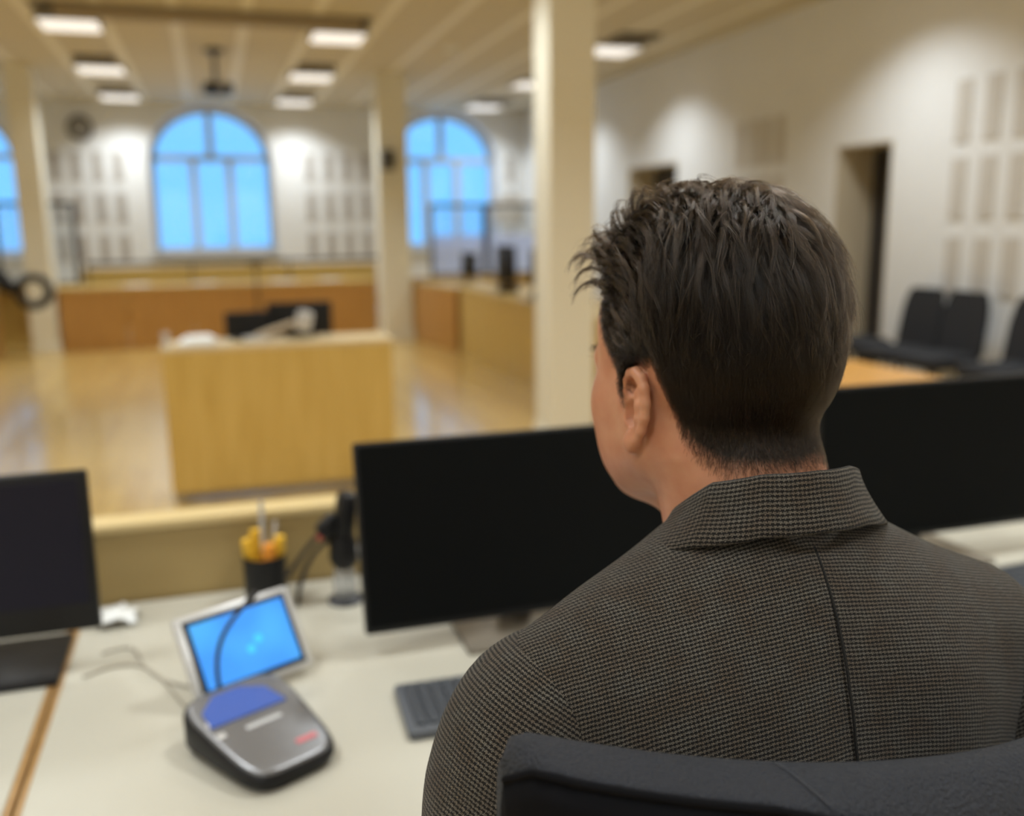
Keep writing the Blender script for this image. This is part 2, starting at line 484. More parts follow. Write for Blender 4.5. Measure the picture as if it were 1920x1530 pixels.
# projector on a ceiling pole, smoke detector, roll-up screen case
t = empty('projector', (0.165, 10.6, ZC - 0.012), label='dark projector hanging on a pole in front of the middle arched window', cat='projector')
MB().lathe([(0.10, 0), (0.10, -0.02), (0.045, -0.05), (0.0, -0.05)]).build('mount', M['dark_metal'], t, True)
MB().cyl((0, 0, -0.04), (0, 0, -0.34), 0.022).build('pole', M['dark_metal'], t, True)
MB().box((0.02, 0, -0.39), (0.30, 0.26, 0.10), bevel=0.02).build('body', M['black'], t, True)
MB().cyl((0.06, -0.125, -0.39), (0.06, -0.16, -0.39), 0.035).build('lens', M['grey_metal'], t, True)
t = empty('smoke_detector', (2.5, 9.9, ZC - 0.012), label='small round white smoke detector on the ceiling', cat='smoke detector')
MB().lathe([(0.0, -0.05), (0.05, -0.048), (0.075, -0.03), (0.085, 0.0)]).build('housing', M['white'], t, True)
MB().cyl((0, 0, -0.048), (0, 0, -0.056), 0.018).build('indicator', M['silver'], t, True)
t = empty('projection_screen', (0.16, 8.78, ZC - 0.012), label='long brown roll-up screen case fixed across the ceiling', cat='screen case')
MB().box((0, 0, -0.055), (2.55, 0.13, 0.11), bevel=0.02).build('case', mat('case_brown', (0.34, 0.27, 0.17), 0.6), t, True)
for s in (-1, 1):
    MB().box((s * 1.27, 0, -0.055), (0.05, 0.15, 0.125), bevel=0.01).build('end_cap', M['louvre'], t, True)

# clock
t = empty('wall_clock', (-1.657, YF, 2.85), label='round grey wall clock high on the far wall', cat='clock')
def ring(parent, name, r0, r1, y0, y1, m):
    seg = 36; v = []; f = []
    for (r, y) in ((r0, y0), (r1, y0), (r1, y1), (r0, y1)):
        v += [(r * math.cos(2 * math.pi * k / seg), y, r * math.sin(2 * math.pi * k / seg)) for k in range(seg)]
    for a in range(4):
        for k in range(seg):
            b = (a + 1) % 4
            f.append((a * seg + k, a * seg + (k + 1) % seg, b * seg + (k + 1) % seg, b * seg + k))
    return mesh_obj(name, v, f, m, parent, True)
ring(t, 'rim', 0.135, 0.17, -0.05, 0.0, M['dark_metal'])
MB().cyl((0, -0.02, 0), (0, 0, 0), 0.14, seg=36).build('dial', mat('clock_dial', (0.42, 0.41, 0.39), 0.6), t)
MB().box((0.03, -0.025, 0.03), (0.012, 0.004, 0.10), rot('Y', 45)).build('hour_hand', M['black'], t)
MB().box((-0.02, -0.028, 0.045), (0.008, 0.004, 0.11), rot('Y', -20)).build('minute_hand', M['black'], t)

# small loudspeaker on the slim column
t = empty('wall_speaker', (2.13, 11.72, 2.22), label='small grey loudspeaker on the slim column', cat='speaker')
MB().box((0, -0.06, 0), (0.17, 0.12, 0.24), bevel=0.015).build('cabinet', mat('speaker_grey', (0.17, 0.16, 0.14), 0.6), t, True)
MB().cyl((0, -0.12, 0.02), (0, -0.127, 0.02), 0.06).build('cone', M['black'], t)

# ------------------------------------------------------------------ far benches
def panel_run(parent, name, a, b, z0, z1, th, m, n, gap=0.008):
    """n boards side by side from point a to b"""
    a, b = Vector((*a, 0)), Vector((*b, 0)); d = b - a; L = d.length / n
    ang = math.atan2(d.y, d.x)
    src = MB().box((0, 0, 0), (L - gap, th, z1 - z0), bevel=0.003, seg=1).build(name, m, parent)
    for i in range(n):
        o = src if i == 0 else src.copy()
        if i: COL.objects.link(o); o.parent = parent
        p = a + d * ((i + 0.5) / n)
        o.location = (p.x, p.y, (z0 + z1) / 2); o.rotation_euler = (0, 0, ang)

t = empty('judges_bench', (0.12, 12.12, 0), label='long amber wooden bench front between the two far columns', cat='bench')
panel_run(t, 'front_board', (-1.88, 0.0), (1.89, 0.0), 0.0, 0.715, 0.03, M['veneer_dark'], 5)
MB().box((0, 0.31, 0.735), (3.78, 0.66, 0.03), bevel=0.004).build('worktop', M['veneer'], t)
for s in (-1, 1): MB().box((s * 1.86, 0.33, 0.36), (0.03, 0.6, 0.70)).build('side_panel', M['veneer_dark'], t)
t = empty('rear_bench', (0.3, 13.25, 0), label='low wooden backrest bench behind the amber bench', cat='bench')
MB().box((0, 0, 0.55), (3.8, 0.04, 0.76), bevel=0.004).build('backrest', M['veneer'], t)
MB().box((0, -0.22, 0.44), (3.8, 0.42, 0.04), bevel=0.004).build('seat', M['veneer'], t)
for s in (-1, 0, 1): MB().box((s * 1.8, -0.15, 0.21), (0.05, 0.36, 0.42)).build('leg', M['veneer_dark'], t)
t = empty('handrail', (0.35, 12.79, 0), label='thin dark metal rail above the amber bench', cat='railing')
MB().tube([(-1.85, 0, 1.01), (1.85, 0, 1.01)], 0.026, 10).build('rail', M['dark_metal'], t, True)
for x_ in (-1.83, -0.6, 0.62, 1.83): MB().cyl((x_, 0, 0.0), (x_, 0, 1.0), 0.012).build('post', M['dark_metal'], t, True)
for i, (x_, y_, a_, c) in enumerate(((-0.9, 12.42, 12, 'far left of'), (-0.1, 12.45, -8, 'just left of'), (0.85, 12.4, 5, 'just right of'), (1.45, 12.44, 20, 'far right of'))):
    o = MB().box((0, 0, 0.004), (0.30, 0.22, 0.006), bevel=0.001).build('paper_sheet', M['paper']); o.location = (x_, y_, 0.751); o.rotation_euler = (0, 0, math.radians(a_))
    tag(o, 'white papers lying on the amber bench, %s its microphone' % c, 'paper', 'papers on the amber bench')
t = empty('microphone_stand', (0.505, 11.95, 0), label='thin dark stand in front of the amber bench', cat='microphone stand')
MB().lathe([(0.0, 0.0), (0.13, 0.0), (0.13, 0.015), (0.02, 0.03), (0.0, 0.03)]).build('base', M['dark_metal'], t, True)
MB().cyl((0, 0, 0.02), (0, 0, 0.99), 0.012).build('pole', M['dark_metal'], t, True)
MB().tube([(-0.09, 0, 1.0), (0.10, 0, 1.0)], 0.016).build('crossbar', M['dark_metal'], t, True)

def framed_screen(name, label, x0_, x1_, y_, z0_, z1_, posts, frost):
    t = empty(name, ((x0_ + x1_) / 2, y_, z0_), label=label, cat='glass screen')
    w_ = x1_ - x0_; h_ = z1_ - z0_
    MB().box((0, 0, h_), (w_, 0.04, 0.05), bevel=0.005).build('top_rail', M['dark_metal'], t)
    MB().box((0, 0, 0.015), (w_, 0.04, 0.03), bevel=0.005).build('bottom_rail', M['dark_metal'], t)
    for xp, ww in posts: MB().box((xp - (x0_ + x1_) / 2, 0, h_ / 2), (ww, 0.045, h_), bevel=0.005).build('post', M['dark_metal'], t)
    xs = [p[0] for p in posts]
    for a, b in zip(xs, xs[1:]):
        c = (a + b) / 2 - (x0_ + x1_) / 2
        MB().box((c, 0, h_ / 2), (b - a - 0.05, 0.008, h_ - 0.05)).build('pane', M['part_glass'], t)
        if frost: MB().box((c, -0.008, frost / 2), (b - a - 0.05, 0.003, frost - 0.02)).build('frosted_film', M['frosted'], t)
    return t
framed_screen('glass_screen', 'black framed glass screen in front of the right arched window', 2.86, 4.55, 12.7, 0.75, 1.70, ((2.88, 0.04), (3.66, 0.085), (4.53, 0.04)), 0.56)
framed_screen('glass_screen', 'black framed glass screen beside the left column', -3.4, -1.60, 13.05, 0.75, 1.75, ((-3.38, 0.05), (-2.5, 0.05), (-1.62, 0.06)), 0)
for (x0_, x1_, y_, lab) in ((2.45, 4.9, 12.7, 'low wooden desk under the right glass screen'), (-4.6, -1.62, 13.05, 'low wooden desk under the left glass screen')):
    t = empty('screen_desk', ((x0_ + x1_) / 2, y_, 0), label=lab, cat='desk')
    MB().box((0, 0, 0.735), (x1_ - x0_, 0.5, 0.03), bevel=0.004).build('worktop', M['veneer'], t)
    MB().box((0, 0.0, 0.36), (x1_ - x0_ - 0.06, 0.03, 0.72)).build('front_board', M['veneer'], t)
    for s in (-1, 1): MB().box((s * ((x1_ - x0_) / 2 - 0.03), 0, 0.36), (0.03, 0.46, 0.72)).build('side_panel', M['veneer'], t)
o = MB().box((0, 0, 0), (0.50, 0.012, 0.40), bevel=0.002, seg=1).build('poster', M['poster']); o.location = (4.72, YF - 0.010, 1.66); tag(o, 'beige notice on the far wall right of the last window', 'poster')

# right-hand bench along the aisle
t = empty('side_bench', (2.66, 8.2, 0), label='long pale wooden bench front running along the right aisle', cat='bench')
panel_run(t, 'front_board', (0.0, 2.06), (0.0, -2.3), 0.0, 0.715, 0.03, M['veneer'], 8)
MB().box((0.36, -0.12, 0.735), (0.74, 4.40, 0.03), bevel=0.004).build('worktop', M['veneer'], t)
MB().box((0.36, 2.05, 0.36), (0.70, 0.03, 0.71)).build('side_panel', M['veneer'], t)
MB().box((0.36, -2.28, 0.36), (0.70, 0.03, 0.71)).build('side_panel', M['veneer'], t)
t = empty('corner_bench', (2.52, 11.0, 0), label='short wooden bench front between the slim column and the aisle bench', cat='bench')
panel_run(t, 'front_board', (-0.09, 0.68), (0.10, -0.66), 0.0, 0.70, 0.03, M['veneer_dark'], 3)
MB().prism([(-0.12, 0.70, 0.705), (0.09, -0.68, 0.705), (0.75, -0.68, 0.705), (0.75, 0.70, 0.705)], (0, 0, 0.03)).build('worktop', M['veneer'], t)
MB().box((0.42, 0.66, 0.35), (0.6, 0.03, 0.70)).build('side_panel', M['veneer_dark'], t)
def back_monitor(name, label, loc, rz, w_, h_, z0_, group=None, foot=True):
    t = empty(name, loc, rz, label=label, cat='monitor', group=group)
    MB().box((0, 0, z0_ + h_ / 2), (w_, 0.03, h_), bevel=0.006).build('casing', M['black'], t, True)
    MB().box((0, -0.0165, z0_ + h_ / 2), (w_ - 0.02, 0.002, h_ - 0.02)).build('screen', M['screen'], t)
    MB().cyl((0, 0.03, 0.006), (0, 0.03, z0_ + h_ * 0.5), 0.016).build('stand', M['black'], t, True)
    MB().box((0, 0.03, 0.006), (0.2, 0.15, 0.012), bevel=0.004).build('foot', M['black'], t)
    return t
for (y_, lab, h_) in ((11.25, 'furthest black monitor on the side bench, beside the slim column', 0.28), (9.72, 'middle black monitor on the side bench, seen almost edge on', 0.38), (8.55, 'nearest black monitor on the side bench, beside the thick column', 0.36)):
    back_monitor('bench_monitor', lab, (3.02, y_, 0.751 if y_ < 10.4 else 0.736), math.radians(90 + 4), 0.52, h_, 0.08, 'black monitors on the side bench')
for (x_, y_, lab) in ((2.86, 9.15, 'low black box on the side bench between two monitors'), (2.84, 8.05, 'low black box on the side bench nearest the thick column')):
    t = empty('desk_phone', (x_, y_, 0.751), math.radians(80), label=lab, cat='phone')
    MB().prism([(-0.09, -0.10, 0), (0.09, -0.10, 0), (0.09, 0.10, 0), (-0.09, 0.10, 0)], (0, 0, 0.05)).build('body', M['black'], t)
    MB().box((-0.05, 0, 0.07), (0.05, 0.20, 0.035), bevel=0.012).build('handset', M['black'], t, True)

# left bench end and ring-shaped stand
t = empty('left_bench', (-2.62, 11.6, 0), label='wooden bench end at the left edge of the photo', cat='bench')
panel_run(t, 'front_board', (0.22, 0.0), (-1.8, 0.0), 0.0, 0.715, 0.03, M['veneer_dark'], 3)
MB().box((-0.79, 0.30, 0.735), (2.04, 0.62, 0.03), bevel=0.004).build('worktop', M['veneer'], t)
MB().box((0.21, 0.30, 0.36), (0.03, 0.58, 0.71)).build('side_panel', M['veneer_dark'], t)
t = empty('ring_lamp', (-2.60, 11.80, 0.751), label='black ring on a bent arm beside the left column', cat='lamp')
MB().lathe([(0.0, 0.0), (0.10, 0.0), (0.10, 0.02), (0.03, 0.04), (0.0, 0.04)]).build('base', M['black'], t, True)
MB().tube(bez((0, 0, 0.03), (0.0, -0.05, 0.34), (0.24, -0.30, 0.34), (0.40, -0.42, 0.16)), 0.020).build('arm', M['black'], t, True)
MB().tube([(0.33, -0.38, 0.26), (0.43, -0.42, 0.12), (0.52, -0.42, 0.02)], [0.075, 0.095, 0.05]).build('grip', M['black'], t, True)
rg = MB(); rg.tube([(0.72 + 0.155 * math.cos(2 * math.pi * k / 32), -0.42, 0.02 + 0.155 * math.sin(2 * math.pi * k / 32)) for k in range(33)], 0.048, 10); rg.build('ring', M['black'], t, True)

# ------------------------------------------------------------------ witness desk in the middle
t = empty('witness_desk', (0.315, 5.045, 0), label='pale wooden desk with a closed front in the middle of the floor', cat='desk')
panel_run(t, 'front_board', (-0.595, 0.0), (0.595, 0.0), 0.055, 0.80, 0.025, M['veneer'], 1)
for s in (-1, 1):
    MB().box((s * 0.58, 0.17, 0.43), (0.028, 0.30, 0.74), bevel=0.002).build('side_panel', M['veneer'], t)
    MB().box((s * 0.55, 0.17, 0.022), (0.06, 0.30, 0.045), bevel=0.004).build('foot', M['grey_metal'], t)
MB().box((0, 0.16, 0.812), (1.20, 0.35, 0.024), bevel=0.003).build('worktop', mat('pale_worktop', (0.62, 0.48, 0.27), 0.4), t)
MB().box((0, 0.06, 0.03), (1.04, 0.03, 0.04), bevel=0.003).build('base_rail', M['grey_metal'], t)
for (x_, w_, h_, y_, rz_, lab) in ((0.160, 0.235, 0.140, 5.28, 6, 'smaller black monitor at the left on the witness desk'), (0.445, 0.35, 0.180, 5.31, -2, 'larger black monitor at the right on the witness desk')):
    t = empty('desk_monitor', (x_, y_, 0.825), math.radians(rz_), label=lab, cat='monitor')
    MB().box((0, 0, h_ / 2 + 0.012), (w_, 0.028, h_), bevel=0.006).build('casing', M['black'], t, True)
    MB().box((0, 0.015, h_ / 2 + 0.012), (w_ - 0.02, 0.002, h_ - 0.02)).build('screen', M['screen'], t)
    MB().box((0, 0.0, 0.005), (0.16, 0.07, 0.01), bevel=0.003).build('foot', M['black'], t)
t = empty('document_camera', (0.39, 5.17, 0.825), math.radians(0), label='pale jointed arm with a grey head leaning before the witness desk monitors', cat='document camera')
MB().box((-0.20, 0, 0.012), (0.12, 0.10, 0.024), bevel=0.006).build('base', M['silver'], t, True)
MB().tube([(-0.20, 0, 0.02), (-0.12, 0, 0.05), (0.03, 0.0, 0.095)], 0.017).build('arm', mat('arm_tan', (0.45, 0.36, 0.25), 0.5), t, True)
MB().box((0.065, 0, 0.10), (0.085, 0.07, 0.11), rot('Y', 12), bevel=0.015).build('head', M['silver'], t, True)
o = MB().box((0, 0, 0.012), (0.17, 0.22, 0.022), bevel=0.006).box((0.02, 0.0, 0.03), (0.13, 0.18, 0.02), rot('Z', 12), bevel=0.006).build('paper_stack', M['paper']); o.location = (-0.105, 5.17, 0.825)
tag(o, 'small pile of white papers on the left of the witness desk', 'paper')
t = empty('desk_clip', (-0.255, 5.10, 0.825), label='tiny pale post on the left corner of the witness desk', cat='post')
MB().cyl((0, 0, 0), (0, 0, 0.055), 0.014).build('stem', M['silver'], t, True)
MB().lathe([(0.0, 0.075), (0.02, 0.07), (0.022, 0.055), (0.0, 0.05)]).build('cap', M['silver'], t, True)

# wooden table and black chairs by the right wall
t = empty('side_table', (2.56, 3.46, 0), label='bright orange-brown wooden table top behind the right monitor', cat='table')
MB().box((0.0, 0.0, 0.725), (0.95, 0.90, 0.03), bevel=0.004).build('table_top', mat('amber_top', (0.62, 0.30, 0.05), 0.35, noise=0.05, stretch=(2, 20, 2)), t)
for sx in (-1, 1):
    for sy in (-1, 1): MB().box((sx * 0.42, sy * 0.38, 0.355), (0.045, 0.045, 0.71), bevel=0.004).build('leg', M['dark_metal'], t)

def row_chair(name, loc, rz, label, back=True):
    t = empty(name, loc, rz, label=label, cat='chair', group='black chairs along the right wall')
    # local: faces -x ; back at +x
    MB().box((0, 0, 0.50), (0.43, 0.375, 0.095), bevel=0.035, seg=4).build('seat', M['fabric'], t, True, 60)
    if back:
        n = 9; v = []; f = []
        for zi in range(n):
            tz = zi / (n - 1); z_ = 0.53 + 0.42 * tz
            hw_ = 0.190 - 0.035 * max(0, (tz - 0.55) / 0.45) ** 1.6 - (0.02 if tz == 1 else 0)
            xx = 0.19 + 0.06 * tz; th = 0.03 - 0.012 * tz
            v += [(xx - th, -hw_, z_), (xx - th, hw_, z_), (xx + th, hw_ - 0.01, z_), (xx + th, -hw_ + 0.01, z_)]
        for zi in range(n - 1):
            for k in range(4):
                f.append((zi * 4 + k, zi * 4 + (k + 1) % 4, zi * 4 + 4 + (k + 1) % 4, zi * 4 + 4 + k))
        f.append((3, 2, 1, 0)); f.append(tuple(range(4 * n - 4, 4 * n)))
        mesh_obj('backrest', v, f, M['fabric'], t)
    for sx in (-1, 1):
        for sy in (-1, 1):
            MB().cyl((sx * 0.18, sy * 0.165, 0.0), (sx * 0.16, sy * 0.155, 0.47), 0.011).build('leg', M['dark_metal'], t, True)
    return t
row_chair('wall_chair', (4.60, 5.48, 0), 0, 'black chair of the pair, nearer the door')
row_chair('wall_chair', (4.60, 5.08, 0), 0, 'black chair of the pair, further from the door')
row_chair('wall_chair', (4.60, 4.50, 0), 0, 'black chair cut by the right edge of the photo')
row_chair('wall_stool', (4.66, 6.02, 0), 0, 'backless black padded seat next to the pair of chairs', False)

# ------------------------------------------------------------------ the desk in the foreground
ZD = 0.72
t = empty('desk', (1.15, 1.31, 0), label='long beige laminate desk in front of the seated man', cat='desk')
MB().box((0.0, 0.0, ZD - 0.0125), (2.84, 1.03, 0.025), bevel=0.003).build('desk_top', M['laminate'], t)
for x_ in (-1.30, -0.15, 1.30):
    MB().box((x_, 0.05, 0.35), (0.04, 0.80, 0.69), bevel=0.004).build('leg', M['dark_metal'], t)
MB().box((-1.4235, 0, ZD - 0.014), (0.009, 1.03, 0.028), bevel=0.002).build('wooden_edging', M['edge'], t)
t = empty('desk', (-1.281, 1.31, 0), label='neighbouring beige desk at the left edge of the photo', cat='desk')
MB().box((0.0, 0.0, ZD - 0.0125), (1.98, 1.03, 0.025), bevel=0.003).build('desk_top', M['laminate'], t)
for x_ in (-0.93, 0.93): MB().box((x_, 0.05, 0.35), (0.04, 0.80, 0.69), bevel=0.004).build('leg', M['dark_metal'], t)
MB().box((0.9945, 0, ZD - 0.014), (0.009, 1.03, 0.028), bevel=0.002).build('wooden_edging', M['edge'], t)
t = empty('low_partition', (0.15, 1.845, 0), label='brown upright board with a pale ledge along the back of the desks', cat='desk screen')
MB().box((0, 0, 0.43), (4.9, 0.022, 0.86), bevel=0.002).build('board', M['desk_screen'], t)
MB().box((0, 0.015, 0.868), (4.9, 0.07, 0.018), bevel=0.004).build('ledge', M['ledge'], t)

FOOT = mat('monitor_foot', (0.22, 0.19, 0.15), 0.4, metal=0.3)
def monitor(name, label, loc, rz, w_, h_, z0_, tilt, bez_, scr, chin=0.0, footw=0.24, footy=0.10, footm=None):
    t = empty(name, loc, rz, label=label, cat='monitor')
    r = rot('X', -tilt)
    off = Matrix.Translation((0, 0, z0_)) @ r
    def tb(c, s, bevel, nm, m, par=t, sm=True):
        o = MB().box(c, s, bevel=bevel).build(nm, m, par, sm); o.matrix_local = off; return o
    tb((0, 0.012, h_ / 2), (w_, 0.022, h_), 0.005, 'casing', M['black'])
    tb((0, 0.030, h_ * 0.5), (w_ * 0.45, 0.03, h_ * 0.5), 0.01, 'rear_housing', M['black'])
    tb((0, -0.0005, (h_ + chin) / 2), (w_ - 2 * bez_, 0.003, h_ - 2 * bez_ - chin), 0.0, 'screen', scr, t, False)
    MB().box((0, footy - 0.015, (z0_ + h_ * 0.5) / 2), (0.06, 0.02, z0_ + h_ * 0.5), bevel=0.005).build('stand', M['black'], t, True)
    MB().box((0, footy - 0.05, 0.005), (footw, 0.19, 0.010), bevel=0.004).build('foot', footm or M['black'], t, True)
    return t
monitor('desk_monitor', 'wide black monitor directly left of the man', (0.482, 1.44, ZD), 0, 0.565, 0.318, 0.040, 11, 0.006, M['screen'], 0.006, footm=FOOT)
monitor('desk_monitor', 'black monitor right of the man, cut by the photo edge', (1.385, 1.49, ZD), 0, 0.555, 0.318, 0.066, 6, 0.006, M['screen'], 0.006, footm=FOOT)
lm = monitor('desk_monitor', 'smaller black bezelled monitor at the left edge of the photo', (-0.425, 1.55, ZD), 0, 0.428, 0.262, 0.068, 1, 0.013, M['screen_grey'], 0.034, 0.30, 0.10)

# keyboards
def keyboard(label, loc, rz, w_=0.44):
    t = empty('keyboard', loc, rz, label=label, cat='keyboard')
    MB().box((0, 0, 0.008), (w_, 0.145, 0.016), bevel=0.006, seg=3).build('body', M['keybase'], t, True)
    src = None
    n = int((w_ - 0.02) / 0.019)
    for r_ in range(6):
        for c_ in range(n):
            if r_ == 0 and 4 < c_ < 10: continue
            x_ = -(n - 1) * 0.0095 + c_ * 0.019; y_ = -0.052 + r_ * 0.0205
            if src is None:
                o = src = MB().box((0, 0, 0), (0.0155, 0.0165, 0.007), bevel=0.002, seg=1).build('key', M['keys'], t)
            else:
                o = src.copy(); COL.objects.link(o)
            o.location = (x_, y_, 0.0185)
    if True:
        o = MB().box((0, 0, 0), (0.093, 0.0165, 0.007), bevel=0.002, seg=1).build('space_bar', M['keys'], t); o.location = (-(n - 1) * 0.0095 + 7 * 0.019, -0.052, 0.0185)
    return t
keyboard('dark grey keyboard half hidden by the left shoulder', (0.437, 1.232, ZD), math.radians(-2))
keyboard('dark grey keyboard beyond the right shoulder', (1.50, 1.335, ZD), math.radians(3), 0.40)

# touch panel and base unit
YW = math.atan2(0.077, 0.153)
t = empty('conference_unit', (0.0200, 1.212, ZD), YW, label='grey wedge-shaped conference unit with a blue display on the desk', cat='conference unit')
def loft(sections):
    v, f = [], []
    n = len(sections[0])
    for s in sections: v += s
    for i in range(len(sections) - 1):
        for k in range(n):
            f.append((i * n + k, i * n + (k + 1) % n, (i + 1) * n + (k + 1) % n, (i + 1) * n + k))
    f.append(tuple(reversed(range(n)))); f.append(tuple(range((len(sections) - 1) * n, len(sections) * n)))
    return v, f
def foot_loop(sc, zf, inset=0.0, n=40):
    pts = []
    for k in range(n):
        a = 2 * math.pi * k / n
        c, s = math.cos(a), math.sin(a)
        e = 0.42
        x = math.copysign(abs(c) ** e, c); y = math.copysign(abs(s) ** e, s)
        yy = -0.003 + y * (0.098 - inset)
        hw_ = (0.074 + 0.008 * (y)) - inset
        pts.append((x * hw_ * sc, yy, zf(yy)))
    return pts
topz = lambda y: 0.026 + (y + 0.095) * 0.19
v, f = loft([foot_loop(0.94, lambda y: 0.0, 0.006), foot_loop(1.0, lambda y: 0.012), foot_loop(1.0, lambda y: topz(y) - 0.008), foot_loop(0.985, lambda y: topz(y) - 0.002, 0.002)])
mesh_obj('base', v, f, M['black'], t, True)
v, f = loft([foot_loop(0.985, lambda y: topz(y) - 0.003, 0.002), foot_loop(0.98, lambda y: topz(y) + 0.001, 0.004), foot_loop(0.95, lambda y: topz(y) + 0.0025, 0.008)])
mesh_obj('top_plate', v, f, M['gunmetal'], t, True)
sl = math.atan(0.19)
def on_plate(nm, c, s, m, rz=0.0, bevel=0.0):
    o = MB().box((0, 0, 0), s, bevel=bevel).build(nm, m, t)
    o.matrix_local = Matrix.Translation((c[0], c[1], topz(c[1]) + 0.0028)) @ Matrix.Rotation(sl, 4, 'X') @ Matrix.Rotation(rz, 4, 'Z')
    return o
lc = MB().prism([(-0.062, 0.018, 0), (0.050, 0.018, 0), (0.040, 0.060, 0), (0.01, 0.078, 0), (-0.03, 0.078, 0), (-0.058, 0.052, 0)], (0, 0, 0.003)).build('display', M['lcd'], t)
lc.matrix_local = Matrix.Translation((0, 0, topz(0) + 0.002)) @ Matrix.Rotation(sl, 4, 'X')
on_plate('lettering', (0.002, -0.006), (0.052, 0.007, 0.0012), mat('pale_print', (0.50, 0.50, 0.50), 0.5))
for k_ in range(2): on_plate('button', (-0.058, -0.002 + 0.028 * k_), (0.012, 0.010, 0.003), M['silver'], bevel=0.001)
on_plate('red_mark', (0.030, -0.066), (0.030, 0.009, 0.0012), mat('red_print', (0.55, 0.16, 0.18), 0.5))
gx = Matrix.Rotation(-YW, 3, 'Z')
def lp(p): return gx @ (Vector(p) - Vector((0.0200, 1.212, ZD)))
pts = bez(lp((-0.028, 1.315, 0.745)), lp((-0.045, 1.33, 0.83)), lp((-0.02, 1.345, 0.85)), lp((0.03, 1.36, 0.892)), 18)
MB().tube(pts, [0.0034] * 15 + [0.0042, 0.0052, 0.0045], 10).build('gooseneck_microphone', M['wire'], t, True)

t = empty('touch_panel', (0.0235, 1.378, ZD), YW, label='silver framed tablet glowing light blue behind the conference unit', cat='tablet')
T0 = Matrix.Translation((0, 0, 0.025)) @ Matrix.Rotation(-math.radians(32), 4, 'X')
def tp(c, s, bevel, nm, m):
    o = MB().box(c, s, bevel=bevel).build(nm, m, t, bevel > 0); o.matrix_local = T0; return o
tp((0.0, 0.008, 0.058), (0.196, 0.014, 0.134), 0.006, 'frame', M['silver'])
tp((0.0, 0.0005, 0.058), (0.172, 0.003, 0.116), 0.001, 'bezel', M['black'])
scrm = mat('blue_screen', (0.02, 0.05, 0.1), 0.25, emit=(0.055, 0.36, 1.0), estr=1.0)
n_, l_ = nt(scrm)
tc_ = n_.new('ShaderNodeTexCoord'); tn_ = n_.new('ShaderNodeTexNoise'); tn_.inputs['Scale'].default_value = 14; tn_.inputs['Detail'].default_value = 0
l_.new(tc_.outputs['Object'], tn_.inputs['Vector'])
cr_ = n_.new('ShaderNodeValToRGB'); cr_.color_ramp.elements[0].position = 0.40; cr_.color_ramp.elements[0].color = (0.045, 0.33, 1.0, 1); cr_.color_ramp.elements[1].position = 0.68; cr_.color_ramp.elements[1].color = (0.07, 0.46, 1.0, 1)
l_.new(tn_.outputs['Fac'], cr_.inputs[0]); l_.new(cr_.outputs[0], n_['Principled BSDF'].inputs['Emission Color'])
tp((0.0, -0.0016, 0.058), (0.156, 0.0015, 0.100), 0.0, 'screen', scrm)
ic = mat('cyan_icon', (0.02, 0.1, 0.1), 0.3, emit=(0.05, 0.60, 1.0), estr=1.05)
for cx_, cz_ in ((0.004, 0.046), (0.020, 0.058)):
    o = MB().cyl((cx_, -0.0024, cz_), (cx_, -0.0032, cz_), 0.0065, seg=20).build('icon', ic, t); o.matrix_local = T0
MB().box((-0.01, 0.055, 0.046), (0.05, 0.012, 0.075), rot('X', 20), bevel=0.004).build('prop', M['silver'], t, True)
MB().box((-0.01, 0.03, 0.008), (0.09, 0.10, 0.014), bevel=0.004).build('foot', M['silver'], t, True)

# pen cup
t = empty('pen_cup', (0.056, 1.745, ZD), label='black pen cup behind the glowing tablet', cat='pen cup')
MB().lathe([(0.0, 0.0), (0.037, 0.0), (0.039, 0.004), (0.040, 0.095), (0.037, 0.095), (0.036, 0.008), (0.0, 0.008)]).build('cup', M['black'], t, True)
PENS = [(-0.012, 0.006, -9, 3, 0.116, 'yellow', 'yellow highlighter leaning left in the black pen cup'), (0.012, -0.002, 9, 3, 0.118, 'yellow', 'yellow highlighter leaning right in the black pen cup'), (0.003, -0.014, 3, 6, 0.108, 'orange', 'orange marker at the front of the black pen cup'), (-0.006, 0.010, -3, -3, 0.128, 'yellow', 'tallest yellow pen in the middle of the cup'), (0.010, 0.012, 6, -5, 0.140, 'silver', 'grey pen at the back of the black pen cup'), (0.0, 0.0, 0, 0, 0.188, 'silver', 'thin pale pen standing upright in the pen cup')]
for (dx, dy, ax, ay, L, c, lab) in PENS:
    o = empty('highlighter', (0.056 + dx, 1.745 + dy, ZD + 0.012), label=lab, cat='pen', group='pens in the black cup')
    r_ = 0.0115 if c != 'silver' else 0.0045
    d = Vector((math.sin(math.radians(ax)) , -math.sin(math.radians(ay)) * 0.6, 1)).normalized()
    st = -d * 0.0
    MB().cyl(st, st + d * L * 0.72, r_, seg=14).build('barrel', M[c], o, True)
    MB().cyl(st + d * L * 0.72, st + d * L, r_ * 1.12, r_ * 0.9, seg=14).build('cap', M[c], o, True)

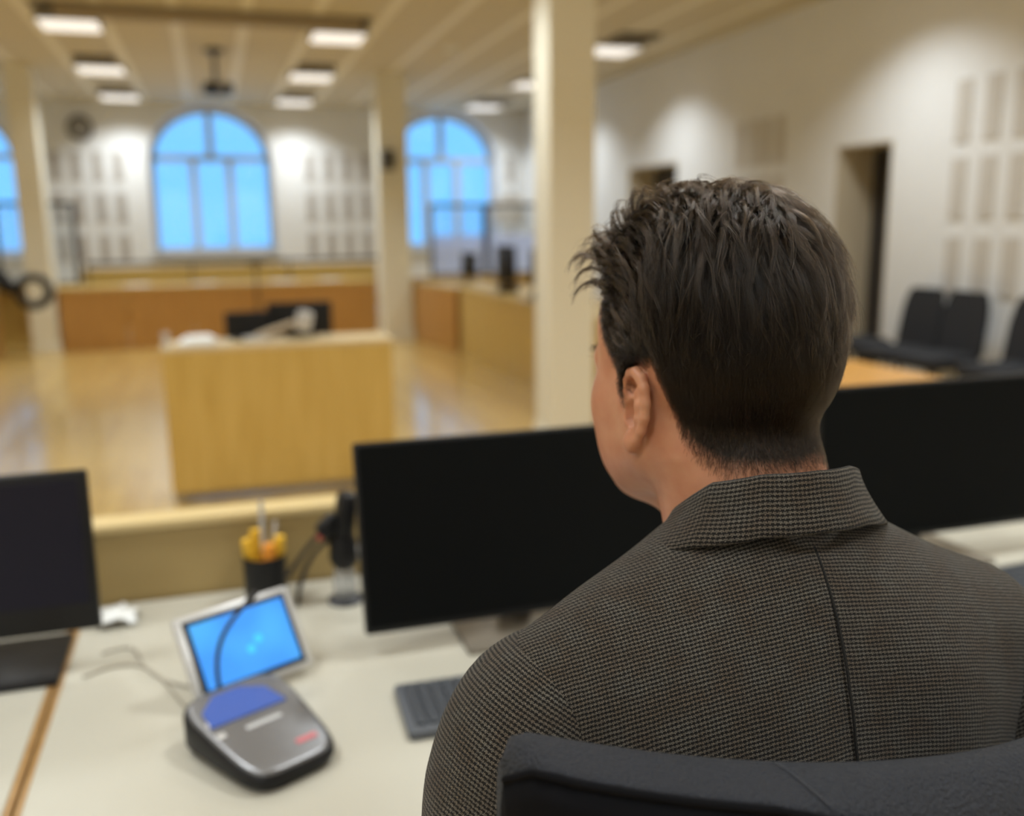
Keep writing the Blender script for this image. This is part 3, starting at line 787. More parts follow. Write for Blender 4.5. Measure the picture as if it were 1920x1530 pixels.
# upright desk camera with cables
t = empty('desk_camera', (0.200, 1.70, ZD), label='black upright camera on a clear stand beside the left edge of the wide monitor', cat='camera')
MB().lathe([(0.0, 0.0), (0.033, 0.0), (0.034, 0.006), (0.028, 0.010), (0.0, 0.010)]).build('base', M['dark_metal'], t, True)
MB().lathe([(0.0, 0.010), (0.020, 0.010), (0.023, 0.03), (0.022, 0.055), (0.016, 0.068), (0.0, 0.068)]).build('stand', M['clear'], t, True)
MB().lathe([(0.0, 0.066), (0.018, 0.068), (0.028, 0.085), (0.026, 0.12), (0.016, 0.14), (0.0, 0.142)]).build('joint', M['black'], t, True)
MB().box((0.006, 0, 0.172), (0.036, 0.05, 0.085), rot('Y', 8), bevel=0.012).build('camera_head', M['black'], t, True)
MB().box((-0.026, 0, 0.152), (0.045, 0.035, 0.032), rot('Y', -40), bevel=0.008).build('hinge', M['black'], t, True)
MB().box((-0.042, -0.004, 0.134), (0.012, 0.012, 0.010), rot('Y', -40), bevel=0.002).build('red_button', M['red'], t)
MB().tube(bez((-0.035, 0, 0.145), (-0.065, 0.0, 0.12), (-0.085, 0.0, 0.09), (-0.105, 0.01, 0.06)), 0.0045).build('cable', M['wire'], t, True)
MB().tube(bez((-0.015, 0, 0.125), (-0.05, 0.0, 0.125), (-0.085, 0.0, 0.07), (-0.090, 0.0, 0.004)), 0.0045).build('cable', M['wire'], t, True)
MB().lathe([(0, 0.0), (0.013, 0.002), (0.014, 0.024), (0.0, 0.03)], (0.035, -0.01, 0.085)).build('knob', M['silver'], t, True)

# crumpled tissue and cables on the desk
v, f = [], []
nn = 9
for i in range(nn):
    for j in range(nn):
        v.append((-0.034 + 0.068 * i / (nn - 1) + rng.normal(0, 0.002), -0.030 + 0.060 * j / (nn - 1) + rng.normal(0, 0.002), max(0.001, 0.010 + rng.normal(0, 0.006) + 0.014 * math.exp(-((i - 4) ** 2 + (j - 4) ** 2) / 7))))
for i in range(nn - 1):
    for j in range(nn - 1): f.append((i * nn + j, (i + 1) * nn + j, (i + 1) * nn + j + 1, i * nn + j + 1))
o = mesh_obj('tissue', v, f, M['paper'], None, True); o.location = (-0.208, 1.735, ZD + 0.001); tag(o, 'crumpled white tissue lying by the back of the desk', 'tissue')
md = o.modifiers.new('thick', 'SOLIDIFY'); md.thickness = 0.0012; md.offset = 1
o = MB().tube(bez((-0.22, 1.60, ZD + 0.003), (-0.13, 1.66, ZD + 0.003), (-0.20, 1.50, ZD + 0.003), (-0.06, 1.42, ZD + 0.003), 24), 0.0025, 8).build('thin_cable', mat('cable_beige', (0.42, 0.38, 0.31), 0.6), None, True); tag(o, 'thin pale cable curling across the desk left of the tablet', 'cable')
o = MB().tube(bez((-0.24, 1.52, ZD + 0.003), (-0.14, 1.60, ZD + 0.003), (-0.12, 1.46, ZD + 0.003), (-0.08, 1.36, ZD + 0.003), 24), 0.0025, 8).build('thin_cable', mat('cable_tan', (0.38, 0.34, 0.27), 0.6), None, True); tag(o, 'second thin cable nearer the camera, left of the tablet', 'cable')

# ------------------------------------------------------------------ office chair of the man
t = empty('office_chair', (0.385, 0.50, 0), label='dark upholstered high-backed office chair behind the seated man', cat='chair')
def fabric_leather():
    m = bpy.data.materials.new('chair_cover'); m.use_nodes = True
    n, l = nt(m); b = n['Principled BSDF']
    b.inputs['Base Color'].default_value = (0.0145, 0.0165, 0.0235, 1); b.inputs['Roughness'].default_value = 0.55; b.inputs['Specular IOR Level'].default_value = 0.3
    b.inputs['Sheen Weight'].default_value = 0.03; b.inputs['Sheen Roughness'].default_value = 0.5
    tc = n.new('ShaderNodeTexCoord')
    vo = n.new('ShaderNodeTexVoronoi'); vo.inputs['Scale'].default_value = 520; l.new(tc.outputs['Object'], vo.inputs['Vector'])
    no = n.new('ShaderNodeTexNoise'); no.inputs['Scale'].default_value = 900; no.inputs['Detail'].default_value = 2; l.new(tc.outputs['Object'], no.inputs['Vector'])
    ad = n.new('ShaderNodeMath'); ad.operation = 'ADD'; l.new(vo.outputs['Distance'], ad.inputs[0]); l.new(no.outputs['Fac'], ad.inputs[1])
    bp = n.new('ShaderNodeBump'); bp.inputs['Strength'].default_value = 0.9; bp.inputs['Distance'].default_value = 0.0016
    l.new(ad.outputs[0], bp.inputs['Height']); l.new(bp.outputs[0], b.inputs['Normal'])
    return m
cover = fabric_leather()
shellm = mat('chair_back_cloth', (0.004, 0.004, 0.005), 0.9, spec=0.1, bump=0.1, bscale=700)
CW = 0.262
NS = 61
def chair_y(s): return 0.348 + 0.070 * (abs(s) / CW) ** 1.8
def ztop(s):
    e = max(0.0, abs(s) / CW - 0.93) / 0.07
    return 1.167 - 0.024 * (1 - (s / CW) ** 2) - 0.018 * (1 - math.sqrt(max(0, 1 - min(1, e) ** 2)))
def zseam(s):
    return float(np.interp(abs(s), [0, 0.05, 0.106, 0.162, 0.214, 0.25], [1.111, 1.118, 1.136, 1.150, 1.160, 1.164]))
prof_v, prof_f = [], []
def section(s):
    q = min(1.0, abs(s) / CW)
    e = max(0.0, q - 0.90) / 0.10
    th = 0.030 * math.sqrt(max(0.02, 1 - e * e)) + 0.002
    yc = chair_y(s); zt = ztop(s); r = th
    zs = min(zseam(s), zt - 0.004)
    pts = [(yc + th * 0.9, 0.60), (yc + th * 1.25, 0.75), (yc + th * 1.1, 0.95), (yc + th, zt - 0.05)]
    for k in range(7):
        a = math.pi / 2 * k / 6
        pts.append((yc + th * math.cos(a), zt - 0.035 * (1 - math.sin(a))))
    # rear roll slopes back down to the seam, then the back face
    yr = yc - th * 0.85
    for k in range(1, 8):
        a = k / 7
        pts.append((yc + (yr - yc) * (1 - (1 - a) ** 1.7), zt + (zs - zt) * a ** 1.35))
    pts += [(yr, 0.95 if zs > 0.96 else zs - 0.01), (yr, 0.75), (yr, 0.60)]
    return pts, yr, zs
rows = []
seampts = []
for i in range(NS):
    s = -CW + 2 * CW * i / (NS - 1)
    pts, yr, zs = section(s)
    rows.append([(0.385 + s - 0.385, y - 0.50, z) for y, z in pts])
    seampts.append((s, yr - 0.50, zs))
n = len(rows[0])
v = [p for r_ in rows for p in r_]
f = [(i * n + k, i * n + (k + 1) % n, (i + 1) * n + (k + 1) % n, (i + 1) * n + k) for i in range(NS - 1) for k in range(n)]
f.append(tuple(range(n))); f.append(tuple(reversed(range((NS - 1) * n, NS * n))))
bk = mesh_obj('backrest', v, f, cover, t, True)
bm = bmesh.new(); bm.from_mesh(bk.data); bmesh.ops.recalc_face_normals(bm, faces=list(bm.faces)); bm.to_mesh(bk.data); bm.free()
# back shell under the seam
v, f = [], []
for i, (s, y, z) in enumerate(seampts):
    col = [(s * 1.004, y - 0.004, z - 0.001), (s * 1.004, y - 0.010, z - 0.012), (s, y - 0.013, z - 0.05), (s, y - 0.013, 0.9), (s, y - 0.011, 0.62), (s, y + 0.004, 0.60), (s, y + 0.004, z - 0.02)]
    v += col
m_ = 7
for i in range(NS - 1):
    for k in range(m_):
        f.append((i * m_ + k, i * m_ + (k + 1) % m_, (i + 1) * m_ + (k + 1) % m_, (i + 1) * m_ + k))
f.append(tuple(range(m_))); f.append(tuple(reversed(range((NS - 1) * m_, NS * m_))))
sh = mesh_obj('back_shell', v, f, shellm, t, True)
bm = bmesh.new(); bm.from_mesh(sh.data); bmesh.ops.recalc_face_normals(bm, faces=list(bm.faces)); bm.to_mesh(sh.data); bm.free()
MB().tube([(s, y - 0.004, z) for s, y, z in seampts], 0.0022, 8).build('piping', shellm, t, True)
# a short stitched join across the top roll
sp = []
pts, yr, zs = section(-0.128)
for (y, z) in pts[9:18]: sp.append((-0.128 + 0.012 * len(sp) / 9, y - 0.50, z + 0.0004))
MB().tube(sp, 0.0005, 6).build('stitching', mat('thread_grey', (0.035, 0.037, 0.046), 0.7), t, True)
MB().box((0, 0.05, 0.485), (0.50, 0.48, 0.09), bevel=0.035, seg=4).build('seat', cover, t, True, 60)
MB().box((0, -0.17, 0.53), (0.08, 0.03, 0.24), rot('X', -8), bevel=0.01).build('back_bracket', M['black'], t, True)
MB().cyl((0, 0.04, 0.10), (0, 0.04, 0.445), 0.028).build('gas_column', M['dark_metal'], t, True)
for k_ in range(5):
    a = 2 * math.pi * k_ / 5 + 0.3
    c_, s_ = math.cos(a), math.sin(a)
    MB().cyl((0.02 * c_, 0.04 + 0.02 * s_, 0.11), (0.28 * c_, 0.04 + 0.28 * s_, 0.075), 0.024, 0.016).build('base_leg', M['black'], t, True)
    MB().cyl((0.28 * c_ - 0.02 * s_, 0.04 + 0.28 * s_ + 0.02 * c_, 0.032), (0.28 * c_ + 0.02 * s_, 0.04 + 0.28 * s_ - 0.02 * c_, 0.032), 0.031).build('caster', M['black'], t, True)

# ------------------------------------------------------------------ the man
import openvdb
class Vox:
    def __init__(self, lo, hi, h):
        self.lo = np.array(lo, np.float32); self.h = h
        self.n = np.ceil((np.array(hi) - self.lo) / h).astype(int) + 1
        self.ax = [self.lo[i] + h * np.arange(self.n[i], dtype=np.float32) for i in range(3)]
        self.d = np.full(self.n, 1.0, np.float32)
    def _sl(self, lo, hi):
        s = []
        for i in range(3):
            a = int(max(0, math.floor((lo[i] - self.lo[i]) / self.h))); b = int(min(self.n[i], math.ceil((hi[i] - self.lo[i]) / self.h) + 1))
            if b <= a: return None
            s.append(slice(a, b))
        return tuple(s)
    def add(self, fn, lo, hi, k=0.01, op='u'):
        s = self._sl(np.array(lo) - 2 * k - 3 * self.h, np.array(hi) + 2 * k + 3 * self.h)
        if s is None: return
        X = self.ax[0][s[0]][:, None, None]; Y = self.ax[1][s[1]][None, :, None]; Z = self.ax[2][s[2]][None, None, :]
        b = fn(X, Y, Z); a = self.d[s]
        if op == 'u':
            hh = np.maximum(k - np.abs(a - b), 0) / k
            self.d[s] = np.minimum(a, b) - hh * hh * k * 0.25
        else:
            b = -b
            hh = np.maximum(k - np.abs(a - b), 0) / k
            self.d[s] = np.maximum(a, b) + hh * hh * k * 0.25
    def ell(self, c, r, k=0.01, op='u', R=None):
        c = np.array(c, np.float32); r = np.array(r, np.float32)
        def fn(X, Y, Z):
            x, y, z = X - c[0], Y - c[1], Z - c[2]
            if R is not None:
                x, y, z = (R[0][0] * x + R[0][1] * y + R[0][2] * z, R[1][0] * x + R[1][1] * y + R[1][2] * z, R[2][0] * x + R[2][1] * y + R[2][2] * z)
            k0 = np.sqrt((x / r[0]) ** 2 + (y / r[1]) ** 2 + (z / r[2]) ** 2) + 1e-6
            k1 = np.sqrt((x / r[0] ** 2) ** 2 + (y / r[1] ** 2) ** 2 + (z / r[2] ** 2) ** 2) + 1e-6
            return k0 * (k0 - 1) / k1
        m = max(r) if R is not None else r
        self.add(fn, c - m, c + m, k, op)
    def cap(self, a, b, ra, rb, k=0.01, op='u'):
        a = np.array(a, np.float32); b = np.array(b, np.float32); d = b - a; L2 = float(d @ d) + 1e-12
        def fn(X, Y, Z):
            x, y, z = X - a[0], Y - a[1], Z - a[2]
            t = np.clip((x * d[0] + y * d[1] + z * d[2]) / L2, 0, 1)
            return np.sqrt((x - t * d[0]) ** 2 + (y - t * d[1]) ** 2 + (z - t * d[2]) ** 2) - (ra + (rb - ra) * t)
        m = max(ra, rb)
        self.add(fn, np.minimum(a, b) - m, np.maximum(a, b) + m, k, op)
    def chain(self, pts, rs, k=0.01, op='u'):
        for i in range(len(pts) - 1): self.cap(pts[i], pts[i + 1], rs[i], rs[i + 1], k, op)
    def both(self, meth, *args, **kw):
        for s in (1, -1):
            aa = [tuple((s * p[0], p[1], p[2])) if (isinstance(p, tuple) and len(p) == 3 and i < (2 if meth == 'cap' else 1)) else p for i, p in enumerate(args)]
            getattr(self, meth)(*aa, **kw)
    def mesh(self):
        g = openvdb.FloatGrid(1.0)
        lim = 4 * self.h
        d = np.clip(self.d, -lim, lim)
        d[0], d[-1], d[:, 0], d[:, -1], d[:, :, 0], d[:, :, -1] = lim, lim, lim, lim, lim, lim
        g.background = float(lim) if hasattr(g, 'background') else 1.0
        g.copyFromArray(np.ascontiguousarray(d, np.float32))
        p, q = g.convertToQuads(0.0)
        v = np.asarray(p, np.float64) * self.h + self.lo
        q = np.asarray(q, np.int64)
        # orientation: outward normals
        a, b, c = v[q[:, 0]], v[q[:, 1]], v[q[:, 2]]
        nrm = np.cross(b - a, c - a)
        if np.sum(((a + b + c) / 3 - v.mean(0)) * nrm) < 0: q = q[:, ::-1]
        return v, q
    def sample(self, P):
        u = (P - self.lo) / self.h
        u = np.clip(u, 0, self.n - 1.001)
        i = u.astype(int); fr = u - i
        out = 0
        for dx in (0, 1):
            for dy in (0, 1):
                for dz in (0, 1):
                    w = (fr[:, 0] if dx else 1 - fr[:, 0]) * (fr[:, 1] if dy else 1 - fr[:, 1]) * (fr[:, 2] if dz else 1 - fr[:, 2])
                    out = out + w * self.d[i[:, 0] + dx, i[:, 1] + dy, i[:, 2] + dz]
        return out
    def grad(self, P, e=0.004):
        g = np.stack([self.sample(P + np.eye(3)[k] * e) - self.sample(P - np.eye(3)[k] * e) for k in range(3)], 1)
        return g / (np.linalg.norm(g, axis=1, keepdims=True) + 1e-9)

# head in its own frame: x right, y forward, z up, origin between the ear canals
HEAD_O = np.array((0.3625, 0.632, 1.294))
HEAD_R = np.array(Matrix.Rotation(math.radians(11), 3, 'Z') @ Matrix.Rotation(math.radians(-3), 3, 'X'))
def head_world(p): return np.asarray(p) @ HEAD_R.T + HEAD_O
def head_local(p): return (np.asarray(p) - HEAD_O) @ HEAD_R
NECK_BASE = head_local((0.371, 0.566, 1.150))
H = Vox((-0.115, -0.135, -0.20), (0.115, 0.150, 0.150), 0.0016)
H.ell((0, -0.007, 0.048), (0.074, 0.093, 0.084), 0.01)                  # cranium
H.ell((0, -0.036, 0.020), (0.064, 0.058, 0.060), 0.03)                  # occiput
H.ell((0, 0.042, 0.045), (0.063, 0.052, 0.058), 0.03)                   # forehead
H.ell((0, 0.045, -0.016), (0.058, 0.050, 0.064), 0.03)                  # mid face
H.both('ell', (0.040, 0.055, -0.012), (0.026, 0.030, 0.024), k=0.025)   # cheekbones
H.both('cap', (0.051, 0.004, -0.040), (0.020, 0.070, -0.076), 0.016, 0.018, k=0.03)   # jaw
H.both('cap', (0.055, 0.008, -0.010), (0.051, 0.004, -0.042), 0.015, 0.015, k=0.03)
H.ell((0, 0.078, -0.074), (0.024, 0.020, 0.018), 0.025)                 # chin
H.both('ell', (0.034, 0.050, -0.046), (0.024, 0.031, 0.028), k=0.03)    # cheek
H.cap((0, 0.090, 0.018), (0, 0.112, -0.022), 0.008, 0.011, 0.014)       # nose
H.both('ell', (0.011, 0.100, -0.026), (0.009, 0.010, 0.008), k=0.010)
H.both('ell', (0.031, 0.100, 0.010), (0.016, 0.014, 0.011), k=0.012, op='s')   # eye sockets
H.both('cap', (0.014, 0.094, 0.026), (0.046, 0.080, 0.024), 0.006, 0.006, k=0.014)   # brow ridge
H.both('ell', (0.030, 0.081, 0.010), (0.0145, 0.0135, 0.0135), k=0.004)      # lids
H.cap((-0.018, 0.088, -0.052), (0.018, 0.088, -0.052), 0.006, 0.006, 0.008)   # lips
H.cap((-0.014, 0.088, -0.062), (0.014, 0.088, -0.062), 0.0065, 0.0065, 0.008)
H.cap((-0.021, 0.097, -0.0565), (0.021, 0.097, -0.0565), 0.0028, 0.0028, 0.003, 's')
nb = NECK_BASE
H.chain([(0, -0.014, -0.035), tuple((np.array((0, -0.014, -0.035)) + nb) / 2), tuple(nb)], [0.053, 0.0525, 0.054], 0.025)   # neck
H.both('cap', (0.052, -0.030, -0.040), tuple(np.array((0.020, 0.035, 0.0)) + nb * np.array((0, 1, 1))), 0.013, 0.013, k=0.025)   # neck tendons
H.cap((0, 0.050, -0.080), (0, 0.025, -0.13), 0.012, 0.014, 0.03)
H.both('cap', (0.020, -0.052, -0.055), (float(nb[0]) + 0.024, float(nb[1]) - 0.018, float(nb[2])), 0.028, 0.032, k=0.025)  # nape muscles

# ears
def ear(sgn):
    al = math.radians(15); ES = 0.91e-3
    ea = np.array((sgn * math.sin(al), -math.cos(al), 0.0))
    eb = np.array((0, -0.17, 0.985)); eb -= ea * (eb @ ea); eb /= np.linalg.norm(eb)
    ec = np.cross(ea, eb); ec = ec if ec[0] * sgn > 0 else -ec
    root = np.array((sgn * 0.0735, 0.008, -0.009))
    def P(a, b, c=0.0): return tuple(root + (ea * a + eb * b + ec * c) * ES)
    hel = [(4, -3, -1), (1, 6, 1), (1, 15, 2), (3, 24, 2.5), (9, 30.5, 2), (17, 32, 1), (25, 28, 0), (30, 20, -1), (32, 9, -1.5), (31, -3, -1.5), (27, -14, -1), (21, -22, 0)]
    out2 = np.array([(0, 4), (0, 16), (3, 25), (9, 31), (17, 32.5), (25, 28.5), (30.5, 20), (32.5, 9), (31.5, -4), (27, -15), (21, -24), (15, -31), (8, -32), (3, -27), (1, -18), (0, -8)], float)
    lo = np.minimum.reduce([np.array(P(a, b, c)) for a in (-4, 36) for b in (-36, 36) for c in (-14, 8)]); hi = np.maximum.reduce([np.array(P(a, b, c)) for a in (-4, 36) for b in (-36, 36) for c in (-14, 8)])
    def sheet(X, Y, Z):
        x, y, z = X - root[0], Y - root[1], Z - root[2]
        a = (x * ea[0] + y * ea[1] + z * ea[2]) / ES; b = (x * eb[0] + y * eb[1] + z * eb[2]) / ES; c = (x * ec[0] + y * ec[1] + z * ec[2]) / ES
        d = np.full(a.shape, 1e9); ins = np.zeros(a.shape, bool)
        n = len(out2)
        for i in range(n):
            p0, p1 = out2[i], out2[(i + 1) % n]; e = p1 - p0
            t = np.clip(((a - p0[0]) * e[0] + (b - p0[1]) * e[1]) / (e @ e), 0, 1)
            d = np.minimum(d, (a - p0[0] - t * e[0]) ** 2 + (b - p0[1] - t * e[1]) ** 2)
            cond = (p0[1] <= b) != (p1[1] <= b)
            xi = p0[0] + (b - p0[1]) / (e[1] if abs(e[1]) > 1e-6 else 1e-6) * e[0]
            ins ^= cond & (a < xi)
        d2 = np.where(ins, -np.sqrt(d), np.sqrt(d)) + 1.5
        c0 = -10.5 * np.exp(-(((a - 12) / 9) ** 2 + ((b + 4) / 11) ** 2)) - 4.0 * np.exp(-(((a - 26) / 3.2) ** 2 + ((b - 6) / 16) ** 2)) - 5.0 * np.exp(-(((a - 12) / 6.5) ** 2 + ((b - 19) / 7) ** 2))
        d3 = np.abs(c - c0) * 0.8 - 1.6
        return (np.maximum(d2, d3) * ES).astype(np.float32)
    H.add(sheet, lo, hi, 0.0015)
    rs = [2.6, 2.8, 3.0, 3.4, 3.9, 4.1, 4.0, 3.9, 3.7, 3.4, 3.2, 3.2]
    H.chain([P(*q) for q in hel], [r * 1e-3 for r in rs], 0.0025)
    H.chain([P(19, -15, 0), P(23, -5, 0.5), P(23.5, 6, 0.5), P(20, 15, 0), P(14, 19, -1)], [0.0028, 0.003, 0.003, 0.0026, 0.002], 0.003)
    H.ell(P(12, -25.5, 0.3), (0.0075, 0.0075, 0.0085), 0.006)
    H.ell(P(3, -6, 0), (0.004, 0.005, 0.006), 0.004)
    H.ell(P(13, -16, -0.5), (0.005, 0.004, 0.003), 0.004)
    # back of the concha joins the head
    H.cap(P(7, -6, -8), P(10, 6, -7), 0.008, 0.007, 0.008)
    H.ell(P(11, -3, 1.5), (0.0070, 0.0085, 0.0105), 0.003, 's'); H.ell(P(11, 19, 2.0), (0.0050, 0.0060, 0.0062), 0.003, 's')
ear(1); ear(-1)
hv, hq = H.mesh()

def zline(th):
    """height of the hairline against the azimuth, 0 = face, pi = nape"""
    deg = np.degrees(th)
    return np.interp(deg, [0, 25, 38, 48, 58, 66, 74, 84, 90, 108, 114, 122, 132, 145, 180], [0.082, 0.083, 0.080, 0.062, 0.036, 0.018, -0.002, -0.008, 0.020, 0.026, 0.004, -0.026, -0.042, -0.052, -0.056])
def hair_cover(p):
    th = np.arctan2(np.abs(p[:, 0]), p[:, 1] + 0.0)
    return p[:, 2] - zline(th), th
hh, hth = hair_cover(hv)
scalp = np.clip((hh + 0.006) / 0.022, 0, 1)
earmask = (np.abs(hv[:, 0]) > 0.0775) & (hv[:, 2] < 0.036) & (hv[:, 2] > -0.045) & (hv[:, 1] < 0.02)
scalp[earmask] = 0
body_v = [head_world(hv)]; body_q = [hq]; body_s = [scalp]

# rest of the body (covered by clothes), hands included
CX = 0.370
def pair(fn):
    for s in (-1, 1): fn(s)
B = Vox((CX - 0.33, 0.36, 0.42), (CX + 0.33, 1.10, 1.21), 0.005)
B.ell((CX, 0.56, 0.95), (0.165, 0.105, 0.25), 0.02)
B.ell((CX, 0.60, 0.66), (0.17, 0.13, 0.17), 0.05)
B.cap((0.371, 0.578, 1.185), (0.371, 0.570, 1.08), 0.044, 0.05, 0.02)
ARM = {}
for s in (-1, 1):
    B.ell((CX + s * 0.08, 0.53, 1.05), (0.095, 0.062, 0.11), 0.03)
    B.cap((CX + s * 0.05, 0.55, 1.145), (CX + s * 0.165, 0.545, 1.095), 0.036, 0.040, 0.03)
    sh_, el, wr_ = (CX + s * 0.180, 0.542, 1.085), (CX + s * 0.225, 0.520, 0.82), (CX + s * 0.11, 0.800, 0.765)
    ARM[s] = (sh_, el, wr_)
    B.cap(sh_, el, 0.043, 0.037, 0.02); B.cap(el, wr_, 0.036, 0.025, 0.02)
    B.cap((CX + s * 0.085, 0.62, 0.60), (CX + s * 0.11, 1.02, 0.57), 0.075, 0.055, 0.04)
bv, bq = B.mesh()
off = len(hv)
body_v.append(bv); body_q.append(bq + off); body_s.append(np.zeros(len(bv))); off += len(bv)
def hand(s):
    w = np.array(ARM[s][2]); hv_ = Vox(w + np.array((-0.09, -0.05, -0.055)), w + np.array((0.09, 0.20, 0.045)), 0.0022)
    f_ = np.array((-s * 0.12, 0.97, -0.10)); f_ /= np.linalg.norm(f_)
    r_ = np.cross(f_, (0, 0, 1)); r_ /= np.linalg.norm(r_); u_ = np.cross(r_, f_)
    Q = lambda a, b, c: tuple(w + r_ * a + f_ * b + u_ * c)
    hv_.cap(Q(0, -0.04, 0), Q(0, 0.02, 0.0), 0.024, 0.022, 0.015)
    for k, a in enumerate((-0.028, -0.009, 0.010, 0.028)):
        hv_.cap(Q(a * 0.6, 0.02, 0.0), Q(a, 0.078, 0.004), 0.015, 0.0115, 0.012)
    inner = -s   # thumb side points to the body's middle
    lens = {1: (0.9, 1.0, 0.95, 0.75), -1: (0.75, 0.95, 1.0, 0.9)}[-s]
    lens = lens if r_[0] * 1 > 0 else lens[::-1]
    for a, L in zip((-0.030, -0.010, 0.011, 0.031), lens):
        hv_.chain([Q(a, 0.075, 0.004), Q(a * 1.1, 0.075 + 0.040 * L, 0.007), Q(a * 1.12, 0.075 + 0.064 * L, -0.006), Q(a * 1.12, 0.075 + 0.080 * L, -0.018)], [0.0098, 0.0088, 0.0080, 0.0068], 0.004)
    tsd = inner * (1 if r_[0] > 0 else -1)
    hv_.chain([Q(tsd * 0.022, 0.015, -0.004), Q(tsd * 0.046, 0.045, -0.012), Q(tsd * 0.050, 0.072, -0.014), Q(tsd * 0.044, 0.094, -0.018)], [0.015, 0.0115, 0.0098, 0.0078], 0.006)
    return hv_.mesh()
for s in (-1, 1):
    v_, q_ = hand(s)
    body_v.append(v_); body_q.append(q_ + off); body_s.append(np.zeros(len(v_))); off += len(v_)

ORG = np.array((CX, 0.56, 0.0))
def np_mesh(name, v, q, m, parent, smooth=True):
    me = bpy.data.meshes.new(name)
    nv, nf = len(v), len(q)
    me.vertices.add(nv); me.vertices.foreach_set('co', np.ascontiguousarray(v - ORG, np.float32).ravel())
    me.loops.add(nf * 4); me.loops.foreach_set('vertex_index', np.ascontiguousarray(q, np.int32).ravel())
    me.polygons.add(nf); me.polygons.foreach_set('loop_start', np.arange(0, nf * 4, 4, dtype=np.int32))
    me.polygons.foreach_set('use_smooth', np.ones(nf, bool))
    me.update(calc_edges=True); me.validate()
    if m: me.materials.append(m)
    o = bpy.data.objects.new(name, me); link(o, parent)
    return o

def skin_material():
    m = bpy.data.materials.new('skin'); m.use_nodes = True
    n, l = nt(m); b = n['Principled BSDF']
    tc = n.new('ShaderNodeTexCoord')
    t1 = n.new('ShaderNodeTexNoise'); t1.inputs['Scale'].default_value = 45; t1.inputs['Detail'].default_value = 4; l.new(tc.outputs['Object'], t1.inputs['Vector'])
    cr = n.new('ShaderNodeValToRGB')
    cr.color_ramp.elements[0].position = 0.3; cr.color_ramp.elements[0].color = (0.50, 0.210, 0.115, 1)
    cr.color_ramp.elements[1].position = 0.75; cr.color_ramp.elements[1].color = (0.60, 0.300, 0.178, 1)
    l.new(t1.outputs['Fac'], cr.inputs[0])
    at = n.new('ShaderNodeAttribute'); at.attribute_name = 'scalp'
    t2 = n.new('ShaderNodeTexNoise'); t2.inputs['Scale'].default_value = 500; l.new(tc.outputs['Object'], t2.inputs['Vector'])
    ma = n.new('ShaderNodeMath'); ma.operation = 'MULTIPLY_ADD'; ma.inputs[1].default_value = 0.5; l.new(t2.outputs['Fac'], ma.inputs[0]); ma.inputs[2].default_value = -0.25
    ad = n.new('ShaderNodeMath'); ad.operation = 'ADD'; ad.use_clamp = True; l.new(at.outputs['Fac'], ad.inputs[0]); l.new(ma.outputs[0], ad.inputs[1])
    mu = n.new('ShaderNodeMath'); mu.operation = 'MULTIPLY'; l.new(ad.outputs[0], mu.inputs[0]); l.new(at.outputs['Fac'], mu.inputs[1])
    mx = n.new('ShaderNodeMix'); mx.data_type = 'RGBA'
    l.new(mu.outputs[0], mx.inputs['Factor']); l.new(cr.outputs[0], mx.inputs['A']); mx.inputs['B'].default_value = (0.022, 0.015, 0.011, 1)
    l.new(mx.outputs['Result'], b.inputs['Base Color'])
    b.inputs['Roughness'].default_value = 0.48; b.inputs['Specular IOR Level'].default_value = 0.4
    b.inputs['Subsurface Weight'].default_value = 0.25; b.inputs['Subsurface Radius'].default_value = (0.010, 0.004, 0.002); b.inputs['Subsurface Scale'].default_value = 0.6
    t3 = n.new('ShaderNodeTexNoise'); t3.inputs['Scale'].default_value = 900; l.new(tc.outputs['Object'], t3.inputs['Vector'])
    bp = n.new('ShaderNodeBump'); bp.inputs['Strength'].default_value = 0.15; bp.inputs['Distance'].default_value = 0.0006; l.new(t3.outputs['Fac'], bp.inputs['Height']); l.new(bp.outputs[0], b.inputs['Normal'])
    return m
skin = skin_material()
person = np_mesh('person', np.concatenate(body_v), np.concatenate(body_q), skin, None)
person.location = ORG
tag(person, 'seated man seen from behind, dark brown hair, brown-grey checked tweed jacket', 'person')
at = person.data.attributes.new('scalp', 'FLOAT', 'POINT'); at.data.foreach_set('value', np.concatenate(body_s).astype(np.float32))
for s in (-1, 1):
    c = head_world((s * 0.0305, 0.0805, 0.010)) - ORG
    e = MB(); bmesh.ops.create_uvsphere(e.bm, u_segments=20, v_segments=14, radius=0.0128, matrix=Matrix.Translation(c)); e = e.build('eye', M['white'], person, True)
    c2 = head_world((s * 0.0305, 0.0925, 0.010)) - ORG
    ir = MB(); bmesh.ops.create_uvsphere(ir.bm, u_segments=16, v_segments=10, radius=0.0046, matrix=Matrix.Translation(c2)); ir.build('iris', mat('iris_brown', (0.06, 0.03, 0.015), 0.15), e, True)

